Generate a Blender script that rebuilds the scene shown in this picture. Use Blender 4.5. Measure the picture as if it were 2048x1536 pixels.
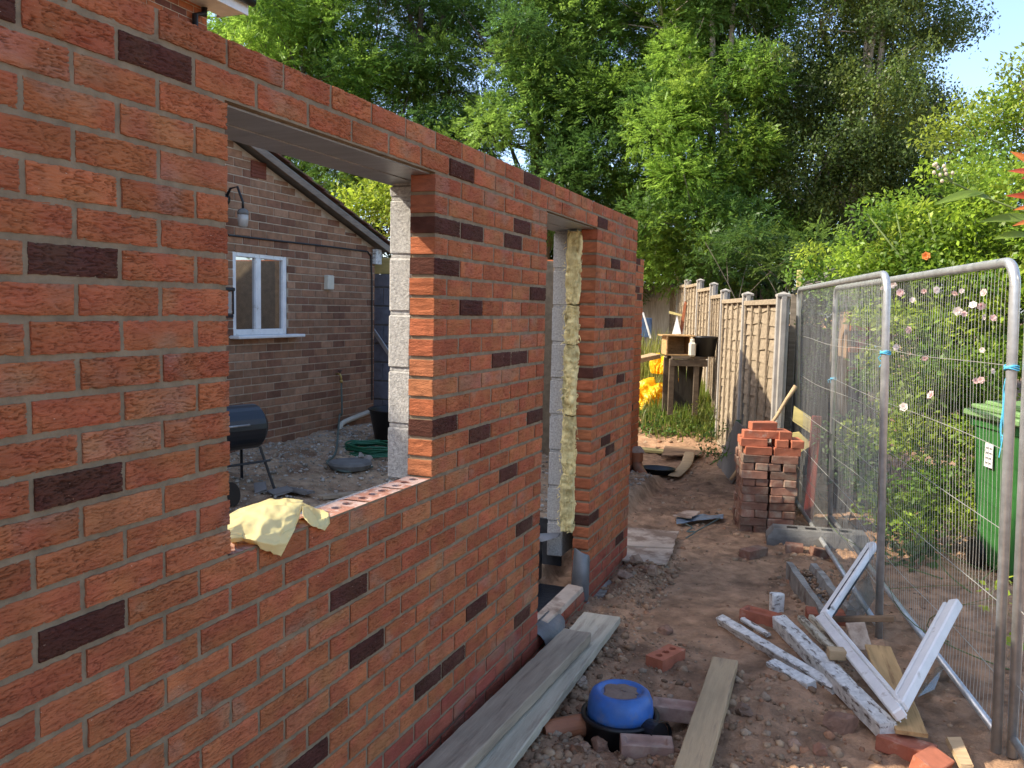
import bpy, bmesh, math, random
import numpy as np
from mathutils import Vector, Matrix, Quaternion

for o in list(bpy.data.objects): bpy.data.objects.remove(o)
SC = bpy.context.scene
COL = SC.collection
R = math.radians
rng = np.random.default_rng(7)
random.seed(7)

# ------------------------------------------------------------------ camera
CF, CYAW, CPIT, CROL = 1735.3, .3728, .0864, .0216
CO = np.array([1.4341, -1.7436, 1.7976])
FW = np.array([-math.sin(CYAW)*math.cos(CPIT), math.cos(CYAW)*math.cos(CPIT), -math.sin(CPIT)])
_rt = np.array([math.cos(CYAW), math.sin(CYAW), 0.0]); _up = np.cross(_rt, FW)
RT = _rt*math.cos(CROL) + _up*math.sin(CROL)
UP = _up*math.cos(CROL) - _rt*math.sin(CROL)
cam = bpy.data.cameras.new('camera'); camo = bpy.data.objects.new('camera', cam); COL.objects.link(camo)
mw = Matrix.Identity(4)
for i in range(3):
    mw[i][0] = RT[i]; mw[i][1] = UP[i]; mw[i][2] = -FW[i]; mw[i][3] = CO[i]
camo.matrix_world = mw
cam.sensor_width = 36; cam.lens = CF/2048*36; cam.clip_start = .05; cam.clip_end = 2000
SC.camera = camo

# ------------------------------------------------------------------ sky, sun, exposure
SUN = Vector((-1.0, -.50, .92)).normalized()
world = bpy.data.worlds.new('World'); SC.world = world; world.use_nodes = True
nt = world.node_tree; nt.nodes.clear()
sky = nt.nodes.new('ShaderNodeTexSky'); sky.sky_type = 'NISHITA'; sky.sun_disc = False
sky.sun_elevation = math.asin(SUN.z); sky.sun_rotation = math.atan2(SUN.x, SUN.y)
sky.air_density = .75; sky.dust_density = 1.8; sky.ozone_density = .9
bg = nt.nodes.new('ShaderNodeBackground'); bg.inputs['Strength'].default_value = .15
wo = nt.nodes.new('ShaderNodeOutputWorld')
nt.links.new(sky.outputs[0], bg.inputs[0]); nt.links.new(bg.outputs[0], wo.inputs[0])
sl = bpy.data.lights.new('sun', 'SUN'); sl.energy = 2.9; sl.angle = R(.55); sl.color = (1, .90, .74)
so = bpy.data.objects.new('sun', sl); COL.objects.link(so)
so.rotation_euler = SUN.to_track_quat('Z', 'Y').to_euler(); so.location = (-20, -12, 18)
SC.view_settings.view_transform = 'Standard'; SC.view_settings.look = 'None'
SC.view_settings.exposure = 1.62; SC.view_settings.gamma = 1; SC.view_settings.use_curve_mapping = False

# ------------------------------------------------------------------ pixel -> place helpers (photo pixels, 2048 wide)
def ray(px, py): return FW + RT*(px-1024)/CF + UP*(768-py)/CF
def G(px, py, z=0.0): d = ray(px, py); return Vector(CO + d*(z-CO[2])/d[2])
def W(px, py, x=0.0): d = ray(px, py); return Vector(CO + d*(x-CO[0])/d[0])
def YP(px, py, y): d = ray(px, py); return Vector(CO + d*(y-CO[1])/d[1])
def D(px, py, dep): return Vector(CO + ray(px, py)*dep)
def PL(px, py, p, n):
    d = Vector(ray(px, py)); p = Vector(p); n = Vector(n); o = Vector(CO)
    return o + d*((p-o).dot(n)/d.dot(n))

# ------------------------------------------------------------------ noise
def _h(ix, iy, s):
    v = (ix.astype(np.int64)*374761393 + iy.astype(np.int64)*668265263 + s*1442695041) & 0x7fffffff
    v = ((v ^ (v >> 13))*1274126177) & 0x7fffffff
    return ((v ^ (v >> 16)) & 0xffff)/65535.0
def vn(x, y, s=0):
    x = np.asarray(x, float); y = np.asarray(y, float)
    ix = np.floor(x); iy = np.floor(y); fx = x-ix; fy = y-iy
    fx = fx*fx*(3-2*fx); fy = fy*fy*(3-2*fy)
    a = _h(ix, iy, s); b = _h(ix+1, iy, s); c = _h(ix, iy+1, s); d = _h(ix+1, iy+1, s)
    return (a*(1-fx)+b*fx)*(1-fy) + (c*(1-fx)+d*fx)*fy
def fbm(x, y, s=0, o=4):
    t = 0; a = .5; n = 0
    for k in range(o):
        t = t + a*vn(x*2**k, y*2**k, s+k*17); n += a; a *= .5
    return t/n
def sst(a, b, x):
    t = np.clip((x-a)/(b-a), 0, 1); return t*t*(3-2*t)

# ------------------------------------------------------------------ materials
MATS = {}
def mat(name, col, var=.25, scale=6, rough=.85, bump=.4, bscale=40, bdist=.01, st=(1, 1, 1), spec=.25, metal=0,
        attr=False, col2=None, c2scale=3, c2lo=.5, c2hi=.62, c2st=None, coat=0, hue=0, rnd=.0):
    m = bpy.data.materials.new(name); m.use_nodes = True; n = m.node_tree.nodes; l = m.node_tree.links
    b = n['Principled BSDF']
    tc = n.new('ShaderNodeTexCoord'); oi = n.new('ShaderNodeObjectInfo')
    mp = n.new('ShaderNodeMapping'); mp.inputs['Scale'].default_value = st
    off = n.new('ShaderNodeVectorMath'); off.operation = 'ADD'
    mul = n.new('ShaderNodeMath'); mul.operation = 'MULTIPLY'; mul.inputs[1].default_value = 37.0
    l.new(oi.outputs['Random'], mul.inputs[0]); l.new(tc.outputs['Object'], off.inputs[0]); l.new(mul.outputs[0], off.inputs[1])
    l.new(off.outputs[0], mp.inputs[0])
    def noise(sc, det=5, ro=.6, src=mp):
        t = n.new('ShaderNodeTexNoise'); t.inputs['Scale'].default_value = sc; t.inputs['Detail'].default_value = det
        t.inputs['Roughness'].default_value = ro; l.new(src.outputs[0], t.inputs['Vector']); return t
    base = n.new('ShaderNodeRGB'); base.outputs[0].default_value = (*col, 1); cur = base.outputs[0]
    if attr:
        at = n.new('ShaderNodeAttribute'); at.attribute_name = 'Col'
        mx = n.new('ShaderNodeMix'); mx.data_type = 'RGBA'; mx.blend_type = 'MULTIPLY'; mx.inputs['Factor'].default_value = 1
        l.new(cur, mx.inputs[6]); l.new(at.outputs['Color'], mx.inputs[7]); cur = mx.outputs[2]
    if col2 is not None:
        src = mp
        if c2st:
            src = n.new('ShaderNodeMapping'); src.inputs['Scale'].default_value = c2st; l.new(off.outputs[0], src.inputs[0])
        t2 = noise(c2scale, 6, .65, src); rp = n.new('ShaderNodeMapRange'); rp.inputs[1].default_value = c2lo; rp.inputs[2].default_value = c2hi
        l.new(t2.outputs[0], rp.inputs[0])
        mx = n.new('ShaderNodeMix'); mx.data_type = 'RGBA'; l.new(rp.outputs[0], mx.inputs[0]); l.new(cur, mx.inputs[6])
        mx.inputs[7].default_value = (*col2, 1); cur = mx.outputs[2]
    t1 = noise(scale)
    hs = n.new('ShaderNodeHueSaturation'); mr = n.new('ShaderNodeMapRange')
    mr.inputs[1].default_value = .3; mr.inputs[2].default_value = .7; mr.inputs[3].default_value = 1-var; mr.inputs[4].default_value = 1+var
    l.new(t1.outputs[0], mr.inputs[0])
    val = mr.outputs[0]
    if rnd:
        r2 = n.new('ShaderNodeMapRange'); r2.inputs[3].default_value = 1-rnd; r2.inputs[4].default_value = 1+rnd
        l.new(oi.outputs['Random'], r2.inputs[0]); mm = n.new('ShaderNodeMath'); mm.operation = 'MULTIPLY'
        l.new(val, mm.inputs[0]); l.new(r2.outputs[0], mm.inputs[1]); val = mm.outputs[0]
    l.new(val, hs.inputs['Value']); l.new(cur, hs.inputs['Color'])
    l.new(hs.outputs[0], b.inputs['Base Color'])
    b.inputs['Roughness'].default_value = rough; b.inputs['Metallic'].default_value = metal
    b.inputs['Specular IOR Level'].default_value = spec
    if coat: b.inputs['Coat Weight'].default_value = coat
    if bump:
        t3 = noise(bscale, 8, .65); bp = n.new('ShaderNodeBump'); bp.inputs['Strength'].default_value = bump; bp.inputs['Distance'].default_value = bdist
        l.new(t3.outputs[0], bp.inputs['Height']); l.new(bp.outputs[0], b.inputs['Normal'])
    MATS[name] = m
    return m
def leafmat(name, tint=(1, 1, 1), tr=.35, rough=.45):
    m = bpy.data.materials.new(name); m.use_nodes = True; n = m.node_tree.nodes; l = m.node_tree.links
    b = n['Principled BSDF']; out = n['Material Output']
    at = n.new('ShaderNodeAttribute'); at.attribute_name = 'Col'
    mx = n.new('ShaderNodeMix'); mx.data_type = 'RGBA'; mx.blend_type = 'MULTIPLY'; mx.inputs[0].default_value = 1
    l.new(at.outputs['Color'], mx.inputs[6]); mx.inputs[7].default_value = (*tint, 1)
    l.new(mx.outputs[2], b.inputs['Base Color']); b.inputs['Roughness'].default_value = rough; b.inputs['Specular IOR Level'].default_value = .35
    t = n.new('ShaderNodeBsdfTranslucent'); hs = n.new('ShaderNodeHueSaturation'); hs.inputs['Value'].default_value = 1.5; hs.inputs['Hue'].default_value = .495
    l.new(mx.outputs[2], hs.inputs['Color']); l.new(hs.outputs[0], t.inputs[0])
    ms = n.new('ShaderNodeMixShader'); ms.inputs[0].default_value = tr
    l.new(b.outputs[0], ms.inputs[1]); l.new(t.outputs[0], ms.inputs[2]); l.new(ms.outputs[0], out.inputs[0])
    return m

m_brick = mat('rustic_brick', (1, 1, 1), .16, 30, .9, 1.0, 190, .006, (.6, .30, 1.0), .2, attr=True, col2=(.66, .48, .34), c2scale=210, c2lo=.685, c2hi=.72)
m_mortar = mat('mortar', (.225, .17, .107), .25, 18, .95, .6, 120, .004)
m_block = mat('aggregate_block', (.41, .395, .365), .32, 90, .95, .8, 140, .006, col2=(.25, .24, .23), c2scale=120, c2lo=.58, c2hi=.68)
m_blockgrey = mat('grey_block', (.16, .17, .20), .2, 12, .95, .6, 120, .005)
m_steel = mat('galvanised_lintel', (.36, .37, .38), .15, 5, .42, .15, 60, .002, (1, 6, 1), .5, .55)
m_insul = mat('mineral_wool', (.88, .74, .36), .3, 16, .98, .9, 60, .02, (1, 1, .25), .1, col2=(.62, .48, .20), c2scale=20, c2lo=.52, c2hi=.7)
m_dpm = mat('black_membrane', (.02, .021, .024), .2, 8, .35, .4, 12, .02, spec=.5)
m_lead = mat('grey_dpc_strip', (.135, .138, .14), .3, 6, .42, .3, 10, .02, spec=.5, metal=.2)
m_annexb = mat('old_brown_brick', (1, 1, 1), .22, 14, .92, .4, 90, .004, attr=True)
m_annexm = mat('old_mortar', (.42, .33, .24), .2, 14, .95, .4, 90, .004)
m_houseb = mat('orange_house_brick', (1, 1, 1), .2, 14, .9, .4, 90, .004, attr=True)
m_tile = mat('roof_tile', (.15, .07, .05), .35, 9, .9, .4, 60, .006, col2=(.10, .10, .06), c2scale=5)
m_verge = mat('weathered_board', (.20, .165, .13), .3, 5, .85, .4, 30, .004, (1, 1, 8))
m_upvc = mat('white_upvc', (.72, .715, .69), .10, 9, .34, .08, 30, .001, spec=.5, col2=(.40, .36, .30), c2scale=13, c2lo=.60, c2hi=.74)
m_white = mat('painted_white', (.72, .72, .70), .12, 8, .5, .1, 40, .002, spec=.4)
m_peel = mat('peeling_paint', (.60, .59, .55), .25, 30, .75, .7, 60, .006, (1, 1, 1), .3, col2=(.13, .10, .075), c2scale=44, c2lo=.53, c2hi=.64, c2st=(.30, 1, 1))
m_peelc = mat('flaked_cream_timber', (.46, .42, .32), .2, 14, .8, .5, 60, .006, col2=(.14, .105, .075), c2scale=40, c2lo=.48, c2hi=.60, c2st=(.30, 1, 1))
m_wood = mat('sawn_timber', (.44, .31, .175), .25, 7, .8, .5, 30, .004, (.25, 3, 3), .25, col2=(.15, .105, .07), c2scale=7, c2lo=.55, c2hi=.75)
m_woodgrey = mat('muddy_scaffold_board', (.46, .40, .295), .18, 7, .85, .6, 28, .005, (.3, 3, 3), .2, col2=(.30, .24, .175), c2scale=9, c2lo=.5, c2hi=.7)
m_woodbrown = mat('dusty_brown_board', (.35, .275, .195), .2, 8, .85, .6, 28, .005, (.3, 3, 3), .2, col2=(.225, .17, .12), c2scale=9, c2lo=.5, c2hi=.7)
m_osb = mat('plywood_face', (.44, .27, .115), .25, 12, .75, .3, 40, .003, (.25, 2.5, 2.5), .3, col2=(.26, .145, .06), c2scale=9, c2lo=.52, c2hi=.66, c2st=(.3, 3, 3))
m_ply = mat('muddy_ply_sheet', (.50, .38, .28), .2, 4, .85, .4, 30, .004, col2=(.235, .155, .105), c2scale=2.6, c2lo=.46, c2hi=.56)
m_plyold = mat('old_brown_ply', (.26, .165, .095), .25, 5, .85, .4, 30, .004, (1, 3, 1), col2=(.14, .09, .06), c2scale=4)
m_fence = mat('lap_fence_timber', (.30, .24, .165), .36, 8, .88, .5, 30, .004, (.6, 3, 6), .2, col2=(.19, .145, .10), c2scale=4, c2lo=.5, c2hi=.7)
m_fencegrey = mat('grey_board_fence', (.36, .33, .27), .3, 7, .9, .5, 30, .004, (4, 4, .5), .2)
m_conc = mat('concrete_post', (.34, .315, .275), .18, 9, .92, .4, 120, .003, col2=(.20, .19, .17), c2scale=50, c2lo=.68, c2hi=.74)
m_concd = mat('damp_concrete', (.145, .14, .13), .3, 9, .9, .6, 60, .006)
m_chan = mat('concrete_channel', (.28, .26, .225), .3, 12, .92, .6, 60, .006, col2=(.16, .12, .09), c2scale=8, c2lo=.5, c2hi=.65)
m_galv = mat('galvanised_tube', (.52, .53, .52), .22, 16, .38, .15, 80, .002, spec=.5, metal=.65, col2=(.36, .17, .06), c2scale=9, c2lo=.68, c2hi=.74)
m_wire = mat('galvanised_wire', (.46, .45, .41), .2, 6, .4, 0, metal=.4, spec=.5)
m_twine = mat('blue_twine', (.10, .45, .66), .15, 30, .6, .3, 200, .002)
m_soil = mat('dirt', (.205, .118, .074), .32, 5, .98, .9, 45, .012, spec=.1, col2=(.135, .083, .058), c2scale=1.3, c2lo=.42, c2hi=.62)
m_clod = mat('clod_and_stone', (1, 1, 1), .25, 18, .97, .7, 60, .01, spec=.1, attr=True)
m_gravel = mat('crushed_stone', (1, 1, 1), .3, 12, .95, .6, 60, .006, spec=.15, attr=True)
m_loose = mat('loose_brick_red', (.31, .105, .062), .22, 16, .9, .5, 70, .004, col2=(.40, .25, .18), c2scale=9, c2lo=.56, c2hi=.72, rnd=.18)
m_stack = mat('weathered_stack_brick', (.235, .115, .078), .25, 14, .92, .5, 60, .004, col2=(.235, .17, .125), c2scale=7, c2lo=.45, c2hi=.62, rnd=.32)
m_stackred = mat('clean_red_brick', (.36, .12, .065), .18, 14, .9, .4, 60, .004, col2=(.42, .26, .19), c2scale=9, c2lo=.6, c2hi=.72, rnd=.15)
m_blue = mat('blue_plastic', (.034, .125, .38), .25, 9, .42, .05, 30, .002, spec=.5, col2=(.13, .15, .22), c2scale=11, c2lo=.5, c2hi=.7)
m_mud = mat('mud_on_lid', (.23, .16, .12), .2, 12, .95, .7, 50, .006)
m_black = mat('black_plastic', (.012, .012, .013), .2, 6, .42, .15, 30, .003, spec=.4)
m_bbq = mat('black_enamel', (.012, .016, .022), .15, 5, .3, .08, 40, .002, spec=.55)
m_clay = mat('orange_drain_pipe', (.34, .125, .055), .2, 8, .5, .15, 40, .002, spec=.4, col2=(.22, .12, .07), c2scale=6, c2lo=.5, c2hi=.7)
m_greyply = mat('grey_sheet', (.17, .155, .14), .2, 5, .8, .3, 30, .003)
m_greenpaint = mat('green_edge', (.05, .09, .04), .2, 8, .7, .2, 40, .002)
m_redpost = mat('red_brown_paint', (.22, .035, .022), .25, 10, .6, .3, 30, .003, (8, 8, .5))
m_yelwood = mat('pale_treated_timber', (.50, .42, .17), .2, 6, .8, .4, 30, .003, (1, 1, 3))
m_bin = mat('green_bin_plastic', (.03, .125, .028), .12, 5, .42, .08, 60, .002, spec=.4)
m_binlid = mat('pale_green_lid', (.165, .28, .105), .12, 5, .45, .08, 60, .002, spec=.4)
m_greenhose = mat('green_hose', (.015, .11, .055), .2, 10, .4, 0, spec=.4)
m_brass = mat('brass', (.5, .36, .12), .2, 10, .35, 0, metal=.8)
m_bark = mat('bark', (.13, .11, .085), .3, 12, .95, .8, 30, .02, (1, 1, .3))
m_barkpale = mat('pale_bark', (.42, .36, .28), .3, 9, .9, .6, 30, .02, (1, 1, .4))
m_stem = mat('green_stem', (.12, .16, .05), .2, 9, .8, .2, 30, .004)
m_bag = None
m_frost = mat('lamp_glass', (.40, .37, .33), .2, 8, .25, .1, 40, .002, spec=.6)
m_orangew = mat('orange_stained_wood', (.30, .10, .042), .2, 8, .7, .3, 30, .003, (1, 1, 4))
m_dkboard = mat('dark_creosote_board', (.05, .042, .033), .3, 8, .9, .5, 30, .004, (3, 3, .5))
m_felt = mat('grey_roof_felt', (.20, .19, .175), .2, 9, .9, .4, 60, .004)
m_ivory = mat('ivory_plastic', (.55, .52, .42), .08, 8, .5, .05, 30, .001)
m_bluewhite = mat('blue_tub', (.25, .45, .62), .15, 6, .5, .1, 30, .002)
m_pinkm = mat('pink_plastic', (.55, .10, .20), .15, 6, .5, .1, 30, .002)
m_tarp = mat('grey_blue_plastic_scrap', (.16, .20, .24), .4, 14, .35, .5, 20, .01, spec=.5)
m_cable = mat('green_grey_cable', (.10, .13, .11), .2, 8, .5, 0)

lf = leafmat('leaf', tr=.46)
lf_soft = leafmat('leaf_soft', tr=.45)
petal = leafmat('petal', tr=.3, rough=.6)

def glass(name, col=(.02, .025, .03), mixf=.25, trans=0):
    m = bpy.data.materials.new(name); m.use_nodes = True; n = m.node_tree.nodes; l = m.node_tree.links
    b = n['Principled BSDF']; b.inputs['Base Color'].default_value = (*col, 1); b.inputs['Roughness'].default_value = .08; b.inputs['Specular IOR Level'].default_value = .8
    g = n.new('ShaderNodeBsdfGlossy'); g.inputs['Roughness'].default_value = .02; ms = n.new('ShaderNodeMixShader'); ms.inputs[0].default_value = mixf
    tc = n.new('ShaderNodeTexCoord'); t = n.new('ShaderNodeTexNoise'); t.inputs['Scale'].default_value = 3; bp = n.new('ShaderNodeBump'); bp.inputs['Strength'].default_value = .02
    l.new(tc.outputs['Object'], t.inputs['Vector']); l.new(t.outputs[0], bp.inputs['Height']); l.new(bp.outputs[0], g.inputs['Normal'])
    src = b.outputs[0]
    if trans:
        tr = n.new('ShaderNodeBsdfTransparent'); tr.inputs[0].default_value = (.93, .96, .95, 1); m2 = n.new('ShaderNodeMixShader'); m2.inputs[0].default_value = trans
        l.new(b.outputs[0], m2.inputs[1]); l.new(tr.outputs[0], m2.inputs[2]); src = m2.outputs[0]
    l.new(src, ms.inputs[1]); l.new(g.outputs[0], ms.inputs[2]); l.new(ms.outputs[0], n['Material Output'].inputs[0])
    return m
m_glass = glass('window_glass', mixf=.5)
m_shard = glass('loose_glass', (.30, .34, .33), .12, .62)
m_film = None
def film(name='yellow_plastic_film', c1=(.90, .82, .42), c2=(.95, .75, .25)):
    m = bpy.data.materials.new(name); m.use_nodes = True; n = m.node_tree.nodes; l = m.node_tree.links
    b = n['Principled BSDF']; b.inputs['Base Color'].default_value = (*c1, 1); b.inputs['Roughness'].default_value = .36; b.inputs['Specular IOR Level'].default_value = .5
    t = n.new('ShaderNodeBsdfTranslucent'); t.inputs[0].default_value = (*c2, 1); ms = n.new('ShaderNodeMixShader'); ms.inputs[0].default_value = .42
    tc = n.new('ShaderNodeTexCoord'); ns = n.new('ShaderNodeTexNoise'); ns.inputs['Scale'].default_value = 14; bp = n.new('ShaderNodeBump'); bp.inputs['Strength'].default_value = .35; bp.inputs['Distance'].default_value = .02
    l.new(tc.outputs['Object'], ns.inputs['Vector']); l.new(ns.outputs[0], bp.inputs['Height']); l.new(bp.outputs[0], b.inputs['Normal'])
    l.new(b.outputs[0], ms.inputs[1]); l.new(t.outputs[0], ms.inputs[2]); l.new(ms.outputs[0], n['Material Output'].inputs[0])
    return m
m_film = film()
m_yellowbag = film('bright_yellow_bag', (.88, .62, .015), (.95, .48, .01))

# ------------------------------------------------------------------ mesh builder
class MB:
    def __init__(s): s.v = []; s.f = []; s.c = []; s.n = 0; s.hasc = False
    def add(s, V, F, col=None):
        V = np.asarray(V, float).reshape(-1, 3); s.v.append(V)
        for f in F: s.f.append([i+s.n for i in f])
        s.n += len(V)
        if col is not None:
            s.hasc = True; c = np.asarray(col, float)
            s.c.append(np.tile(c, (len(V), 1)) if c.ndim == 1 else c)
        else: s.c.append(np.ones((len(V), 3)))
        return s
    def box(s, c, size, M=None, b=.004, col=None, jit=0):
        hx, hy, hz = [k/2 for k in size]; b = min(b, hx*.45, hy*.45, hz*.45)
        V = []; idx = {}
        for sx in (-1, 1):
            for sy in (-1, 1):
                for sz in (-1, 1):
                    for ax in range(3):
                        p = [sx*(hx-(b if ax != 0 else 0)), sy*(hy-(b if ax != 1 else 0)), sz*(hz-(b if ax != 2 else 0))]
                        idx[(sx, sy, sz, ax)] = len(V); V.append(p)
        F = []
        for ax in range(3):
            o = [k for k in range(3) if k != ax]
            for sg in (-1, 1):
                q = []
                for (a, d) in ((-1, -1), (1, -1), (1, 1), (-1, 1)):
                    t = [0, 0, 0]; t[ax] = sg; t[o[0]] = a; t[o[1]] = d; q.append(idx[(*t, ax)])
                if (sg > 0) == (ax == 1): q = q[::-1]
                F.append(q)
        for ax in range(3):
            o = [k for k in range(3) if k != ax]
            for a in (-1, 1):
                for d in (-1, 1):
                    q = []
                    t = [0, 0, 0]; t[o[0]] = a; t[o[1]] = d
                    t[ax] = -1; q += [idx[(*t, o[0])], idx[(*t, o[1])]]
                    t[ax] = 1; q += [idx[(*t, o[1])], idx[(*t, o[0])]]
                    F.append(q)
        for sx in (-1, 1):
            for sy in (-1, 1):
                for sz in (-1, 1): F.append([idx[(sx, sy, sz, k)] for k in range(3)])
        V = np.array(V)
        if jit: V = V + rng.normal(0, jit, V.shape)
        if M is not None:
            A = np.array(M.to_3x3()); V = V @ A.T
        return s.add(V+np.asarray(c, float), F, col)
    def beam(s, a, b, w, h, up=(0, 0, 1), bev=.003, col=None, jit=0):
        a = Vector(a); b = Vector(b); d = (b-a); L = d.length; d.normalize(); u = Vector(up); sd = u.cross(d)
        if sd.length < 1e-4: sd = Vector((1, 0, 0)).cross(d)
        sd.normalize(); u = d.cross(sd)
        M = Matrix((d, sd, u)).transposed()
        return s.box((a+b)/2, (L, w, h), M, bev, col, jit)
    def tube(s, pts, r, n=8, col=None, caps=True):
        pts = [Vector(p) for p in pts]; k = len(pts); rs = r if hasattr(r, '__len__') else [r]*k
        t0 = (pts[1]-pts[0]).normalized(); nrm = t0.orthogonal().normalized(); V = []; F = []
        for i, p in enumerate(pts):
            t = (pts[min(i+1, k-1)]-pts[max(i-1, 0)])
            t = t.normalized() if t.length > 1e-9 else t0
            nrm = (nrm - t*nrm.dot(t)); nrm = nrm.normalized() if nrm.length > 1e-6 else t.orthogonal().normalized()
            bn = t.cross(nrm)
            for j in range(n):
                a = 2*math.pi*j/n; V.append(p + (nrm*math.cos(a)+bn*math.sin(a))*rs[i])
        for i in range(k-1):
            for j in range(n):
                F.append([i*n+j, i*n+(j+1) % n, (i+1)*n+(j+1) % n, (i+1)*n+j])
        if caps: F.append(list(range(n))[::-1]); F.append([(k-1)*n+j for j in range(n)])
        return s.add([list(v) for v in V], F, col)
    def lathe(s, prof, c=(0, 0, 0), n=40, M=None, col=None, sq=None):
        V = []; F = []; k = len(prof)
        for (r, z) in prof:
            for j in range(n):
                a = 2*math.pi*j/n; V.append((r*math.cos(a), r*math.sin(a), z))
        for i in range(k-1):
            for j in range(n): F.append([i*n+j, i*n+(j+1) % n, (i+1)*n+(j+1) % n, (i+1)*n+j])
        if prof[0][0] > 1e-5: F.append(list(range(n))[::-1])
        if prof[-1][0] > 1e-5: F.append([(k-1)*n+j for j in range(n)])
        V = np.array(V)
        if M is not None: V = V @ np.array(M.to_3x3()).T
        return s.add(V+np.asarray(c, float), F, col)
    def grid(s, P, col=None, flip=False):      # P: (a,b,3)
        P = np.asarray(P, float); a, b = P.shape[:2]; F = []
        for i in range(a-1):
            for j in range(b-1):
                q = [i*b+j, (i+1)*b+j, (i+1)*b+j+1, i*b+j+1]; F.append(q[::-1] if flip else q)
        return s.add(P.reshape(-1, 3), F, None if col is None else np.asarray(col, float).reshape(-1, 3) if np.ndim(col) > 1 else col)
    def prism(s, poly, lo, hi, axis=2, col=None):   # polygon in the other two axes, extruded lo..hi along axis
        k = len(poly); V = []
        for h in (lo, hi):
            for p in poly:
                q = list(p); q.insert(axis, h); V.append(q)
        F = [list(range(k))[::-1], [k+i for i in range(k)]]
        for i in range(k): F.append([i, (i+1) % k, k+(i+1) % k, k+i])
        return s.add(V, F, col)
    def build(s, name, m, parent=None, smooth=False, fix=True, loc=None):
        V = np.concatenate(s.v); 
        if loc is not None: V = V-np.asarray(loc, float)
        me = bpy.data.meshes.new(name); me.from_pydata(V.tolist(), [], s.f)
        if s.hasc:
            ca = me.color_attributes.new('Col', 'FLOAT_COLOR', 'POINT'); C = np.concatenate(s.c)
            ca.data.foreach_set('color', np.c_[C, np.ones(len(C))].astype(np.float32).ravel())
        if fix:
            bm = bmesh.new(); bm.from_mesh(me); bmesh.ops.recalc_face_normals(bm, faces=bm.faces); bm.to_mesh(me); bm.free()
        if smooth: me.polygons.foreach_set('use_smooth', [True]*len(me.polygons))
        me.materials.append(m); o = bpy.data.objects.new(name, me); COL.objects.link(o)
        if loc is not None: o.location = loc
        if parent is not None: o.parent = parent; 
        if parent is not None and loc is None: o.matrix_parent_inverse = parent.matrix_basis.inverted()
        return o

def fastmesh(name, V, Q, m, C=None, parent=None, smooth=False):   # numpy quads
    me = bpy.data.meshes.new(name); V = np.asarray(V, np.float32); Q = np.asarray(Q, np.int32); k = Q.shape[1]
    me.vertices.add(len(V)); me.vertices.foreach_set('co', V.ravel()); me.loops.add(Q.size); me.loops.foreach_set('vertex_index', Q.ravel())
    me.polygons.add(len(Q)); me.polygons.foreach_set('loop_start', np.arange(0, Q.size, k, dtype=np.int32))
    me.update(calc_edges=True)
    if C is not None:
        ca = me.color_attributes.new('Col', 'FLOAT_COLOR', 'POINT'); ca.data.foreach_set('color', np.c_[C, np.ones(len(C))].astype(np.float32).ravel())
    if smooth: me.polygons.foreach_set('use_smooth', np.ones(len(Q), bool))
    me.materials.append(m); o = bpy.data.objects.new(name, me); COL.objects.link(o)
    if parent is not None: o.parent = parent; o.matrix_parent_inverse = parent.matrix_basis.inverted()
    return o
def tag(o, label=None, cat=None, group=None, kind=None):
    if label: o['label'] = label
    if cat: o['category'] = cat
    if group: o['group'] = group
    if kind: o['kind'] = kind
    return o
def thing(name, label, cat, loc=(0, 0, 0), group=None):
    o = bpy.data.objects.new(name, None); COL.objects.link(o); o.location = loc; o.empty_display_size = .1
    return tag(o, label, cat, group)

# ================================================================== GROUND
def gz(x, y, fine=True):
    x = np.asarray(x, float); y = np.asarray(y, float)
    inside = sst(-.30, -.42, x)*sst(7.6, 7.0, y)
    z = inside*(.12+.34*sst(-.4, -3.6, x))
    far = sst(8.8, 11.4, y)*sst(2.4, 1.2, x)
    z = z + .54*far + .10*sst(5.6, 9.0, y)*sst(-.3, .8, x)*(1-far)
    z = z - .10*np.exp(-(((x-.58)**2+(y-1.95)**2)/.30**2)**2)
    z = z + .06*np.exp(-((x-.16)**2/.02+(y-3.75)**2/.35))
    path = np.exp(-((x-.62)**2)/.10)*sst(2.4, 3.2, y)
    rough = (1-.65*path)*sst(14, 9, np.abs(y))
    z = z + rough*(.055*(fbm(x*1.7, y*1.7, 3, 3)-.5) + .045*(fbm(x*6, y*6, 5, 3)-.5))
    if fine: z = z + rough*(.042*(fbm(x*19, y*19, 9, 4)-.5) + .020*np.maximum(0, vn(x*30, y*30, 11)-.5))
    return z
def gzf(x, y): return float(gz(np.array([x]), np.array([y]))[0])
def axis(segs):
    out = []
    for a, b, st in segs: out += list(np.arange(a, b-1e-6, st))
    return np.array(out+[segs[-1][1]])
xs = axis([(-400, -40, 60), (-40, -10, 5), (-10, -4, .5), (-4, -.4, .05), (-.4, 2.7, .016), (2.7, 5, .1), (5, 12, 1), (12, 40, 6), (40, 400, 60)])
ys = axis([(-400, -40, 60), (-40, -6, 5), (-6, .6, .3), (.6, 6.6, .016), (6.6, 14, .06), (14, 30, .8), (30, 60, 6), (60, 600, 60)])
X, Y = np.meshgrid(xs, ys, indexing='ij'); Z = gz(X, Y)
nx, ny = X.shape; I = np.arange(nx*ny).reshape(nx, ny)
Q = np.stack([I[:-1, :-1], I[1:, :-1], I[1:, 1:], I[:-1, 1:]], -1).reshape(-1, 4)
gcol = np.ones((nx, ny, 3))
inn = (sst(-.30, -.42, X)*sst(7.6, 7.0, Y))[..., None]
gcol = gcol*(1-inn) + inn*np.array([1.02, 1.20, 1.30])
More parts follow.
